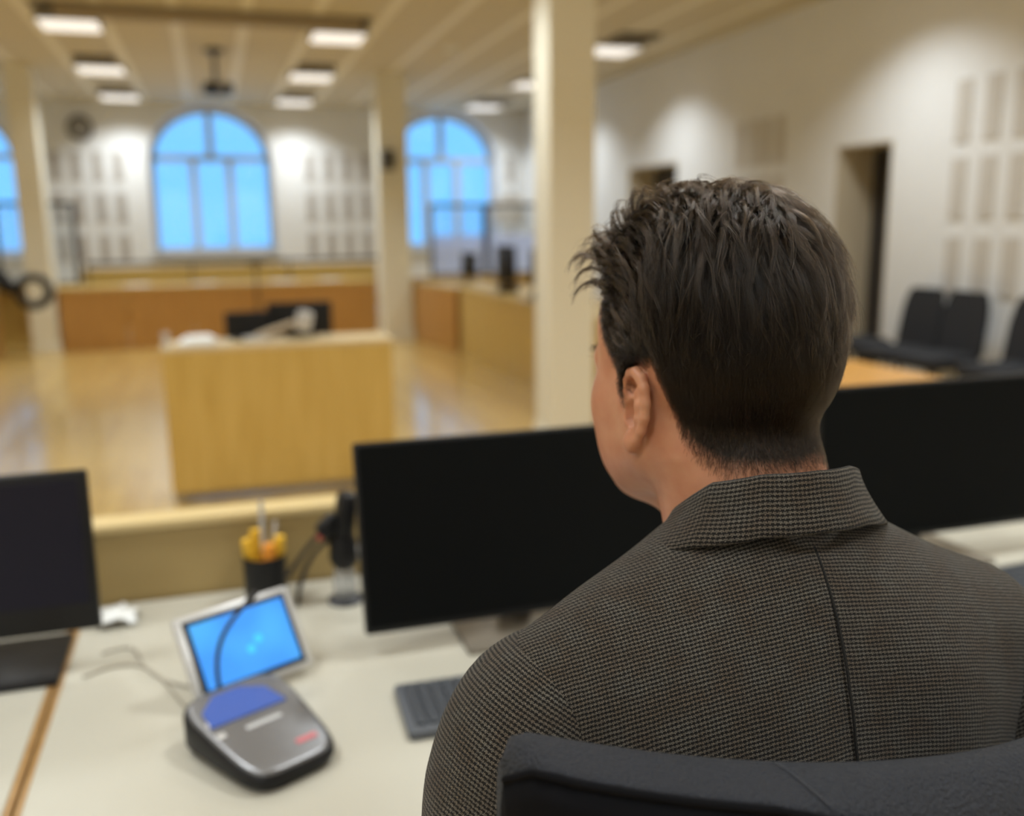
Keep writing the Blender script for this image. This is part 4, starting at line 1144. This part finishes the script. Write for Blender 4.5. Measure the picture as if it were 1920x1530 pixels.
# --- hair -------------------------------------------------------------
def smooth(a, b, x):
    t = np.clip((x - a) / (b - a), 0, 1); return t * t * (3 - 2 * t)
tri = np.concatenate([hq[:, [0, 1, 2]], hq[:, [0, 2, 3]]])
ta, tb_, tc_ = hv[tri[:, 0]], hv[tri[:, 1]], hv[tri[:, 2]]
tarea = 0.5 * np.linalg.norm(np.cross(tb_ - ta, tc_ - ta), axis=1)
tcen = (ta + tb_ + tc_) / 3
thh, tth = hair_cover(tcen)
tear = (np.abs(tcen[:, 0]) > 0.0775) & (tcen[:, 2] < 0.036) & (tcen[:, 2] > -0.045) & (tcen[:, 1] < 0.02)
tdens = tarea * np.clip((thh + 0.004) / 0.02, 0, 1) * (~tear)
def roots(n, w):
    i = rng.choice(len(tri), n, p=w / w.sum())
    u, v_ = rng.random(n), rng.random(n); fl_ = u + v_ > 1; u[fl_], v_[fl_] = 1 - u[fl_], 1 - v_[fl_]
    return ta[i] + (tb_ - ta)[i] * u[:, None] + (tc_ - ta)[i] * v_[:, None]
def flow(p, nrm, swirl):
    nz = nrm[:, 2]; x, y, z = p[:, 0], p[:, 1], p[:, 2]
    top = smooth(0.45, 0.9, nz)
    part = np.tanh((x - 0.012) / 0.02)
    front = smooth(-0.060, 0.020, y)
    back = smooth(0.02, -0.05, y)
    d = np.zeros_like(p)
    # top: swept back and out to the sides
    d[:, 1] += top * (-0.95 + 0.35 * back); d[:, 0] += top * part * (0.62 - 0.42 * front); 
    # sides: front sweeps back, further back it falls straight down
    side = 1 - top
    d[:, 1] += side * (-1.0 * front - 0.35 * (1 - front) * (1 - back) + 0.05 * back)
    d[:, 2] += side * (-0.22 * front - 1.0 * (1 - front))
    d[:, 0] += -0.10 * np.sign(x) * side * back
    d -= nrm * np.sum(d * nrm, 1, keepdims=True)
    d /= np.linalg.norm(d, axis=1, keepdims=True) + 1e-9
    s_ = np.cross(nrm, d)
    return d * np.cos(swirl)[:, None] + s_ * np.sin(swirl)[:, None]
def lengths(p):
    a, th = hair_cover(p)
    z = p[:, 2]
    fr = smooth(0.0, 0.06, p[:, 1]) * smooth(0.055, 0.085, z)
    L = np.interp(z, [-0.07, -0.02, 0.02, 0.045, 0.065, 0.09, 0.115], [0.003, 0.006, 0.011, 0.020, 0.034, 0.058, 0.080]) + 0.008 * fr
    L = L + 0.032 * smooth(0.0, 0.05, p[:, 1]) * smooth(0.035, 0.06, z) * smooth(0.10, 0.075, z)
    L = np.minimum(L, 0.003 + 0.6 * np.maximum(a, 0) + 0.05 * smooth(0.03, 0.06, a) + 0.05 * fr)
    Hh = np.interp(z, [-0.07, -0.02, 0.02, 0.05, 0.08, 0.11], [0.0008, 0.0025, 0.006, 0.010, 0.017, 0.030]) + 0.006 * fr * smooth(0.07, 0.05, np.abs(p[:, 0])) + 0.026 * fr * smooth(0.0, -0.03, p[:, 0]) * smooth(0.080, 0.058, np.abs(p[:, 0])) * smooth(0.0, 0.045, p[:, 1])
    Hh = Hh * (1 - 0.60 * smooth(0.0, -0.07, p[:, 1]) * (1 - 0.3 * smooth(0.10, 0.13, z)))
    Hh = np.minimum(Hh, 0.001 + 0.25 * np.maximum(a, 0) + 0.02 * smooth(0.02, 0.05, a) + 0.05 * fr * smooth(0.075, 0.05, np.abs(p[:, 0])))
    return L, Hh
MS = 16
def grow(p0, L, Hh, lam, swirl, curl, fringe):
    P = np.zeros((len(p0), MS, 3)); p = p0.copy(); P[:, 0] = p
    ph = rng.random(len(p0)) * 6.28
    for i in range(1, MS):
        t = i / (MS - 1)
        nrm = H.grad(p)
        dirn = flow(p, nrm, swirl + curl * np.sin(t * 4 + ph))
        fdir = np.stack([-0.35 + 0.05 * np.sin(ph), 0.9 - 1.5 * t, 0.35 - 1.9 * t], 1) if np.ndim(t) else np.tile(np.array([-0.55, 0.75 - 1.0 * t, 0.75 - 1.9 * t]), (len(p), 1))
        fdir /= np.linalg.norm(fdir, axis=1, keepdims=True)
        dirn = np.where(fringe[:, None], fdir, dirn)
        p = p + dirn * (L / (MS - 1))[:, None]
        d = H.sample(p)
        target = Hh * lam * (1 - np.exp(-(5.0 - 3.0 * smooth(0.0, 0.05, p0[:, 1])) * t)) * (1.0 - 0.35 * t * t)
        corr = (target - d) * np.where(fringe & (d > target), 0.0, 0.75)
        p = p + H.grad(p) * corr[:, None]
        P[:, i] = p
    return P
# long hair from guides
wl = tdens * smooth(0.02, 0.05, tcen[:, 2]) * smooth(0.0, 0.02, thh) * (1 + 1.0 * smooth(0.05, 0.09, tcen[:, 2]))
NG = 3200
g0 = roots(NG, wl)
gL, gH = lengths(g0); gL = gL * rng.uniform(0.7, 1.15, NG)
lam = rng.uniform(0.45, 1.12, NG)
fr_zone = (g0[:, 1] > 0.052) & (g0[:, 2] > 0.072) & (g0[:, 0] < 0.04)
fringe = fr_zone & (rng.random(NG) < 0.55)
gL = np.where(fringe, rng.uniform(0.018, 0.042, NG), gL)
calm = 1 - 0.6 * smooth(0.0, 0.05, g0[:, 1])
G = grow(g0, gL, gH, lam, rng.normal(0, 0.20, NG) * calm, rng.normal(0, 0.22, NG) * calm, fringe)
NC = 52000
c0 = roots(NC, wl)
near = np.empty(NC, int)
for s in range(0, NC, 4000):
    dd = ((c0[s:s + 4000, None, :] - g0[None]) ** 2).sum(2)
    dd *= (1 + 0.5 * rng.random(dd.shape))
    near[s:s + 4000] = dd.argmin(1)
tt = np.linspace(0, 1, MS)
clump = rng.uniform(0.35, 0.92, NC); loose = rng.random(NC) < 0.07; clump[loose] = rng.uniform(-0.3, 0.25, loose.sum())
offs = (c0 - g0[near])[:, None, :] * (1 - clump[:, None] * (tt ** 0.8)[None])[:, :, None]
cut = rng.uniform(0.72, 1.0, NC)
tsel = cut[:, None] * tt[None] * (MS - 1)
i0 = np.minimum(tsel.astype(int), MS - 2); frc = (tsel - i0)[..., None]
Gn = G[near]
ar = np.arange(NC)[:, None]
child = Gn[ar, i0] * (1 - frc) + Gn[ar, i0 + 1] * frc + offs
wob = rng.normal(0, 1, (NC, 3))[:, None, :] * (0.0011 * tt ** 1.5)[None, :, None] + rng.normal(0, 1, (NC, 3))[:, None, :] * (0.0006 * np.sin(tt * 7))[None, :, None]
child = child + wob * np.where(loose, 2.4, 1.0)[:, None, None]
# short faded hair
NF = 42000
s0 = roots(NF, tdens * (1 - smooth(0.045, 0.075, tcen[:, 2])) * 1.0)
sL, sH = lengths(s0); sL = np.minimum(sL, 0.022) * rng.uniform(0.6, 1.1, NF)
MS_keep = MS
S = grow(s0, sL, np.maximum(sH, 0.0015), rng.uniform(0.3, 1.2, NF), rng.normal(0, 0.25, NF), rng.normal(0, 0.15, NF), np.zeros(NF, bool))[:, ::3]
# eyebrows
nbw = 500
bx = rng.uniform(0.012, 0.048, nbw) * rng.choice([-1, 1], nbw)
bp0 = np.stack([bx, np.interp(np.abs(bx), [0.012, 0.03, 0.048], [0.101, 0.096, 0.080]), 0.026 + 0.004 * np.sin((np.abs(bx) - 0.012) / 0.036 * 3) + rng.normal(0, 0.0018, nbw)], 1)
bp0 -= H.grad(bp0) * H.sample(bp0)[:, None]
bd = np.stack([np.sign(bx) * 0.9, -0.25 * np.ones(nbw), 0.25 * np.ones(nbw)], 1); 
BR = bp0[:, None, :] + bd[:, None, :] * (np.linspace(0, 0.008, 5))[None, :, None] + H.grad(bp0)[:, None, :] * (np.linspace(0, 0.0018, 5))[None, :, None]

def hair_material():
    m = bpy.data.materials.new('hair_strands'); m.use_nodes = True
    n, l = nt(m); n.remove(n['Principled BSDF'])
    h = n.new('ShaderNodeBsdfHairPrincipled'); h.parametrization = 'COLOR'
    h.inputs['Color'].default_value = (0.060, 0.036, 0.022, 1)
    h.inputs['Roughness'].default_value = 0.18; h.inputs['Radial Roughness'].default_value = 0.25; h.inputs['IOR'].default_value = 1.34
    at = n.new('ShaderNodeAttribute'); at.attribute_name = 'tone'
    cr = n.new('ShaderNodeValToRGB'); cr.color_ramp.elements[0].color = (0.0022, 0.0016, 0.0012, 1); cr.color_ramp.elements[1].color = (0.145, 0.096, 0.062, 1)
    l.new(at.outputs['Fac'], cr.inputs[0]); l.new(cr.outputs[0], h.inputs['Color'])
    l.new(h.outputs[0], n['Material Output'].inputs['Surface'])
    return m
hairm = hair_material()
def curves_obj(name, P, r0, r1, tone, parent, thick=None):
    nc, m, _ = P.shape
    cd = bpy.data.hair_curves.new(name)
    cd.add_curves([m] * nc)
    cd.position_data.foreach_set('vector', np.ascontiguousarray(P, np.float32).ravel())
    r = cd.attributes.get('radius') or cd.attributes.new('radius', 'FLOAT', 'POINT')
    rr = np.tile(np.linspace(1, 0, m) ** 0.7 * (r0 - r1) + r1, (nc, 1))
    if thick is not None: rr = rr * thick[:, None]
    r.data.foreach_set('value', rr.astype(np.float32).ravel())
    a = cd.attributes.new('tone', 'FLOAT', 'CURVE'); a.data.foreach_set('value', tone.astype(np.float32))
    cd.materials.append(hairm)
    o = bpy.data.objects.new(name, cd); link(o, parent); o['kind'] = 'stuff'
    return o
gt = np.clip((lam - 0.62) / 0.5, 0, 1) ** 1.3 * rng.random(NG) ** 0.8  # outer layers paler: highlights on the hair put into strand colour
light = rng.random(NC) < 0.13  # scattered pale strands, painted glints over the dark hair
tone = np.clip(0.22 * gt[near] + 0.06 * rng.random(NC) ** 2 + light * 0.75 * gt[near] ** 0.5, 0, 1)
thick = np.where(light, 1.55, rng.uniform(0.75, 1.1, NC))
o = curves_obj('hair', head_world(child) - ORG, 0.00012, 0.00003, tone, person, thick); o['label'] = 'swept back dark brown hair'
o = curves_obj('short_hair', head_world(S) - ORG, 0.00008, 0.00003, rng.random(NF) * 0.16, person); o['label'] = 'closely faded hair at the sides and nape'
curves_obj('eyebrows', head_world(BR) - ORG, 0.00009, 0.00003, rng.random(nbw) * 0.3, person)

# --- jacket -----------------------------------------------------------
def tweed():
    m = bpy.data.materials.new('houndstooth_tweed'); m.use_nodes = True
    n, l = nt(m); b = n['Principled BSDF']
    uv = n.new('ShaderNodeUVMap'); uv.uv_map = 'cloth'
    tc = n.new('ShaderNodeTexCoord')
    wn_ = n.new('ShaderNodeTexNoise'); wn_.inputs['Scale'].default_value = 110; wn_.inputs['Detail'].default_value = 2; l.new(uv.outputs[0], wn_.inputs['Vector'])
    wa = n.new('ShaderNodeVectorMath'); wa.operation = 'MULTIPLY_ADD'; wa.inputs[1].default_value = (0.0016,) * 3; l.new(wn_.outputs['Color'], wa.inputs[0]); l.new(uv.outputs[0], wa.inputs[2])
    sx = n.new('ShaderNodeSeparateXYZ'); l.new(wa.outputs[0], sx.inputs[0])
    def math_(op, a, b_=None, clamp=False):
        k = n.new('ShaderNodeMath'); k.operation = op; k.use_clamp = clamp
        for i, q in enumerate((a, b_)):
            if q is None: continue
            if isinstance(q, (int, float)): k.inputs[i].default_value = q
            else: l.new(q, k.inputs[i])
        return k.outputs[0]
    PER = 0.0031
    TH = 4.0 / PER                     # threads per metre: 4 to a check (2 dark, 2 light)
    iu = math_('FLOOR', math_('MULTIPLY', math_('ADD', sx.outputs[0], 5.0), TH)); iv = math_('FLOOR', math_('MULTIPLY', math_('ADD', sx.outputs[1], 5.0), TH))
    warp = math_('LESS_THAN', math_('FLOORED_MODULO', iu, 4.0), 1.9)
    weft = math_('LESS_THAN', math_('FLOORED_MODULO', iv, 4.0), 1.9)
    over = math_('LESS_THAN', math_('FLOORED_MODULO', math_('ADD', iu, iv), 4.0), 1.9)
    mxv = math_('ADD', math_('MULTIPLY', over, warp), math_('MULTIPLY', math_('SUBTRACT', 1.0, over), weft))
    # fibre variation
    fb = n.new('ShaderNodeTexNoise'); fb.inputs['Scale'].default_value = 900; fb.inputs['Detail'].default_value = 3; l.new(uv.outputs[0], fb.inputs['Vector'])
    pt = n.new('ShaderNodeTexNoise'); pt.inputs['Scale'].default_value = 45; pt.inputs['Detail'].default_value = 2; l.new(uv.outputs[0], pt.inputs['Vector'])
    cl = n.new('ShaderNodeValToRGB'); cl.color_ramp.elements[0].position = 0.35; cl.color_ramp.elements[0].color = (0.094, 0.074, 0.056, 1)
    cl.color_ramp.elements[1].position = 0.65; cl.color_ramp.elements[1].color = (0.108, 0.097, 0.081, 1); l.new(pt.outputs['Fac'], cl.inputs[0])
    fr_ = n.new('ShaderNodeMapRange'); fr_.inputs['From Min'].default_value = 0.3; fr_.inputs['From Max'].default_value = 0.7; fr_.inputs['To Min'].default_value = 0.45; fr_.inputs['To Max'].default_value = 1.65; l.new(fb.outputs['Fac'], fr_.inputs['Value'])
    lt = n.new('ShaderNodeVectorMath'); lt.operation = 'SCALE'; l.new(cl.outputs[0], lt.inputs[0]); l.new(fr_.outputs[0], lt.inputs['Scale'])
    mx = n.new('ShaderNodeMix'); mx.data_type = 'RGBA'; l.new(mxv, mx.inputs['Factor']); l.new(lt.outputs[0], mx.inputs['A']); mx.inputs['B'].default_value = (0.013, 0.0115, 0.010, 1)
    # woven seam line kept in its own attribute
    sa = n.new('ShaderNodeAttribute'); sa.attribute_name = 'seam'
    m2 = n.new('ShaderNodeMix'); m2.data_type = 'RGBA'; l.new(sa.outputs['Fac'], m2.inputs['Factor']); l.new(mx.outputs['Result'], m2.inputs['A']); m2.inputs['B'].default_value = (0.006, 0.005, 0.005, 1)
    l.new(m2.outputs['Result'], b.inputs['Base Color'])
    b.inputs['Roughness'].default_value = 0.9; b.inputs['Specular IOR Level'].default_value = 0.15
    b.inputs['Sheen Weight'].default_value = 0.10; b.inputs['Sheen Roughness'].default_value = 0.4
    hu = math_('ABSOLUTE', math_('SINE', math_('MULTIPLY', sx.outputs[0], TH * math.pi))); hv_ = math_('ABSOLUTE', math_('SINE', math_('MULTIPLY', sx.outputs[1], TH * math.pi)))
    hgt = math_('ADD', math_('ADD', hu, hv_), math_('MULTIPLY', fb.outputs['Fac'], 1.5))
    bp = n.new('ShaderNodeBump'); bp.inputs['Strength'].default_value = 0.5; bp.inputs['Distance'].default_value = 0.0005; l.new(hgt, bp.inputs['Height']); l.new(bp.outputs[0], b.inputs['Normal'])
    return m
cloth = tweed()
def set_uv(o, uvs):
    me = o.data
    ul = me.uv_layers.new(name='cloth')
    vi = np.empty(len(me.loops), np.int32); me.loops.foreach_get('vertex_index', vi)
    ul.data.foreach_set('uv', np.ascontiguousarray(uvs[vi], np.float32).ravel())

J = Vox((CX - 0.28, 0.39, 0.56), (CX + 0.28, 0.79, 1.24), 0.004)
J.ell((CX, 0.565, 0.93), (0.190, 0.122, 0.30), 0.02)
J.ell((CX, 0.60, 0.68), (0.195, 0.150, 0.18), 0.05)
J.ell((CX, 0.555, 1.10), (0.115, 0.066, 0.100), 0.04)
for s in (-1, 1):
    J.ell((CX + s * 0.088, 0.540, 1.05), (0.112, 0.082, 0.125), 0.035)
    J.cap((CX + s * 0.045, 0.556, 1.163), (CX + s * 0.172, 0.543, 1.114), 0.042, 0.044, 0.035)
    J.cap((CX + s * 0.165, 0.543, 1.10), (CX + s * 0.165, 0.545, 1.04), 0.040, 0.045, 0.03)
J.cap((0.371, 0.580, 1.18), (0.368, 0.590, 1.28), 0.056, 0.058, 0.008, 's')            # neck hole
J.cap((0.371, 0.66, 1.14), (0.371, 0.70, 0.98), 0.050, 0.004, 0.012, 's')              # V opening
jv, jq = J.mesh()
jn = J.grad(jv, 0.006)
fx, fy, fz = jv[:, 0] - CX, jv[:, 1], jv[:, 2]
fold = 0.0012 * np.sin(38 * fz + 14 * fx + 1.5 * np.sin(21 * fx)) + 0.0010 * np.sin(55 * fx - 20 * fz + 2 * np.sin(17 * fz)) + 0.0022 * np.sin(70 * (fz + 0.6 * np.abs(fx))) * smooth(0.10, 0.17, np.abs(fx)) * smooth(1.12, 1.05, fz)
jk = np_mesh('jacket', jv + jn * fold[:, None], jq, cloth, person)
lx = jv[:, 0] - CX
yb = 0.455
uvj = np.stack([lx + 4.0 * lx ** 3, 0.92 * jv[:, 2] + 0.75 * np.clip(jv[:, 1] - 0.47, -0.02, 1) + 0.10 * np.abs(lx)], 1)
set_uv(jk, uvj)

# seam down the middle of the back: a thin dark welt lying in the cloth
def back_surface(x, z):
    ys = np.linspace(0.40, 0.58, 200)
    P = np.stack([np.full(200, x), ys, np.full(200, z)], 1)
    d = J.sample(P)
    i = np.argmax(d < 0)
    return ys[i]
sp = []
for z_ in np.linspace(1.205, 0.80, 40):
    x_ = CX + 0.004 + 0.012 * (1.2 - z_)
    sp.append((x_ - ORG[0], back_surface(x_, z_) - 0.0016 - ORG[1], z_))
MB().tube(sp, 0.0011, 6).build('back_seam', mat('seam_thread', (0.008, 0.007, 0.006), 0.9), jk, True)

# sleeves
def sleeve(s):
    sh_, el, wr_ = ARM[s]
    ctr = [(CX + s * 0.130, 0.545, 1.105), (CX + s * 0.160, 0.545, 1.103), (CX + s * 0.180, 0.544, 1.094), (CX + s * 0.192, 0.542, 1.076), (CX + s * 0.199, 0.539, 1.05), (CX + s * 0.206, 0.535, 1.01), (CX + s * 0.214, 0.530, 0.96), (CX + s * 0.222, 0.525, 0.90), (CX + s * 0.226, 0.522, 0.855), (CX + s * 0.224, 0.535, 0.825), (CX + s * 0.213, 0.57, 0.812), (CX + s * 0.19, 0.63, 0.800), (CX + s * 0.155, 0.71, 0.783), (CX + s * 0.125, 0.775, 0.772)]
    rad = [0.045, 0.054, 0.0575, 0.060, 0.0615, 0.062, 0.0615, 0.060, 0.058, 0.056, 0.054, 0.050, 0.045, 0.042]
    # densify
    P, Rr = [], []
    C_ = [np.array(c) for c in ctr]
    for i in range(len(C_) - 1):
        for k in range(5):
            u = k / 5
            p0, p1, p2, p3 = C_[max(i - 1, 0)], C_[i], C_[i + 1], C_[min(i + 2, len(C_) - 1)]
            P.append(0.5 * (2 * p1 + (p2 - p0) * u + (2 * p0 - 5 * p1 + 4 * p2 - p3) * u * u + (3 * p1 - p0 - 3 * p2 + p3) * u ** 3)); Rr.append(rad[i] * (1 - u) + rad[i + 1] * u)
    P.append(C_[-1]); Rr.append(rad[-1])
    seg = 48
    arc = np.concatenate([[0], np.cumsum([np.linalg.norm(P[i + 1] - P[i]) for i in range(len(P) - 1)])])
    V, UV = [], []
    side = Vector((0, -1, 0))
    for i, p in enumerate(P):
        tg = Vector(P[min(i + 1, len(P) - 1)] - P[max(i - 1, 0)]).normalized()
        side = (side - tg * side.dot(tg)).normalized(); nn = tg.cross(side)
        for k in range(seg + 1):
            a = 2 * math.pi * k / seg
            wr = 1 + 0.012 * math.sin(5 * a + arc[i] * 60) * (1 if i > 18 else 0.3) + 0.010 * math.sin(arc[i] * 95 + 2 * a)
            q = Vector(p) + (side * math.cos(a) * 1.05 + nn * math.sin(a)) * Rr[i] * wr
            V.append(q); UV.append((a * 0.062, 0.0))
    F = []
    for i in range(len(P) - 1):
        for k in range(seg):
            a = i * (seg + 1) + k
            F.append((a, a + 1, a + seg + 2, a + seg + 1))
    V = np.array([tuple(q) for q in V]); F = np.array(F)
    VV = V.reshape(len(P), seg + 1, 3)
    cum = np.concatenate([np.zeros((1, seg + 1)), np.cumsum(np.linalg.norm(np.diff(VV, axis=0), axis=2), axis=0)])
    cum -= cum[12:13]
    UV = np.stack([np.array(UV)[:, 0], -cum.ravel()], 1)
    a, b, c = V[F[:, 0]], V[F[:, 1]], V[F[:, 2]]
    mid = np.repeat(np.array(P)[:-1], seg, axis=0)
    if np.sum((a - mid) * np.cross(b - a, c - a)) < 0: F = F[:, ::-1]
    o = np_mesh('sleeve', V, F, cloth, person); set_uv(o, np.array(UV))
    return o
for s in (-1, 1): sleeve(s)

# collar: stand inside, leaf folded over outside
def collar():
    NT, prof = 81, 15
    V, UV = [], []
    for i in range(NT):
        th = math.radians(-140 + 280 * i / (NT - 1))       # 0 at the nape, left side of the man negative
        q = abs(math.degrees(th)) / 140
        dg = abs(math.degrees(th))
        ztop_ = float(np.interp(dg, [0, 30, 60, 90, 115, 140], [1.258, 1.256, 1.246, 1.220, 1.183, 1.140]))
        zin = ztop_ - 0.045
        zleaf = float(np.interp(dg, [0, 30, 60, 90, 115, 140], [1.2215, 1.219, 1.208, 1.188, 1.152, 1.085]))
        cy = 0.572 + 0.010 * q
        def ringpt(r, z): 
            return (CX + 0.002 + math.sin(th) * (r + 0.004), cy - math.cos(th) * r - 0.0 , z)
        rin = 0.0600
        rout = float(np.interp(dg, [0, 30, 60, 90, 115, 140], [0.0755, 0.078, 0.087, 0.101, 0.104, 0.085]))
        pts = []
        for k in range(5):
            u = k / 4; pts.append((rin + 0.001 * u, zin + (ztop_ - 0.003 - zin) * u))
        pts += [(rin + 0.0022, ztop_ + 0.0006), (rin + 0.0050, ztop_ - 0.0006)]
        for k in range(1, 7):
            u = k / 6; pts.append((rin + 0.0055 + (rout - rin - 0.0055) * (u ** 1.25), ztop_ - 0.002 + (zleaf - ztop_ + 0.002) * u))
        r_, z_ = pts[-1]
        pts += [(r_ - 0.0006, z_ - 0.0022), (r_ - 0.0040, z_ + 0.0015)]
        dist = 0
        for j, (r, z) in enumerate(pts):
            if j: dist += math.hypot(r - pts[j - 1][0], z - pts[j - 1][1])
            V.append(ringpt(r, z)); UV.append((th * 0.075, -dist))
    F = [(i * prof + k, i * prof + k + 1, (i + 1) * prof + k + 1, (i + 1) * prof + k) for i in range(NT - 1) for k in range(prof - 1)]
    V = np.array(V); F = np.array(F)
    o = np_mesh('collar', V, F, cloth, person); set_uv(o, np.array(UV))
    bm = bmesh.new(); bm.from_mesh(o.data); bmesh.ops.recalc_face_normals(bm, faces=list(bm.faces)); bm.to_mesh(o.data); bm.free()
    return o
collar()

# shirt, trousers and shoes, mostly hidden
Sh = Vox((CX - 0.12, 0.50, 0.90), (CX + 0.12, 0.78, 1.215), 0.005)
Sh.ell((CX, 0.575, 1.00), (0.10, 0.108, 0.18), 0.02); Sh.cap((0.371, 0.58, 1.10), (0.369, 0.585, 1.17), 0.062, 0.060, 0.02)
v_, q_ = Sh.mesh(); np_mesh('shirt', v_, q_, mat('shirt_dark', (0.03, 0.03, 0.035), 0.8), person)
T = Vox((CX - 0.24, 0.40, 0.04), (CX + 0.24, 1.22, 0.80), 0.006)
T.ell((CX, 0.60, 0.64), (0.19, 0.145, 0.13), 0.03)
for s in (-1, 1):
    T.cap((CX + s * 0.085, 0.62, 0.595), (CX + s * 0.11, 1.03, 0.57), 0.088, 0.066, 0.04); T.cap((CX + s * 0.11, 1.03, 0.56), (CX + s * 0.11, 1.06, 0.09), 0.062, 0.050, 0.03)
v_, q_ = T.mesh(); np_mesh('trousers', v_, q_, mat('trouser_cloth', (0.02, 0.021, 0.026), 0.9), person)
for s in (-1, 1):
    F_ = Vox((CX + s * 0.11 - 0.06, 0.98, 0.0), (CX + s * 0.11 + 0.06, 1.30, 0.12), 0.004)
    F_.cap((CX + s * 0.11, 1.04, 0.045), (CX + s * 0.115, 1.23, 0.035), 0.040, 0.034, 0.02); F_.cap((CX + s * 0.11, 1.05, 0.05), (CX + s * 0.11, 1.06, 0.10), 0.042, 0.042, 0.02)
    F_.add(lambda X, Y, Z: (0.006 - Z) + 0 * X + 0 * Y, (0, 0, -1), (2, 2, 1), 0.002, 's2') if False else None
    v_, q_ = F_.mesh(); np_mesh('shoe', v_, q_, M['black'], person)
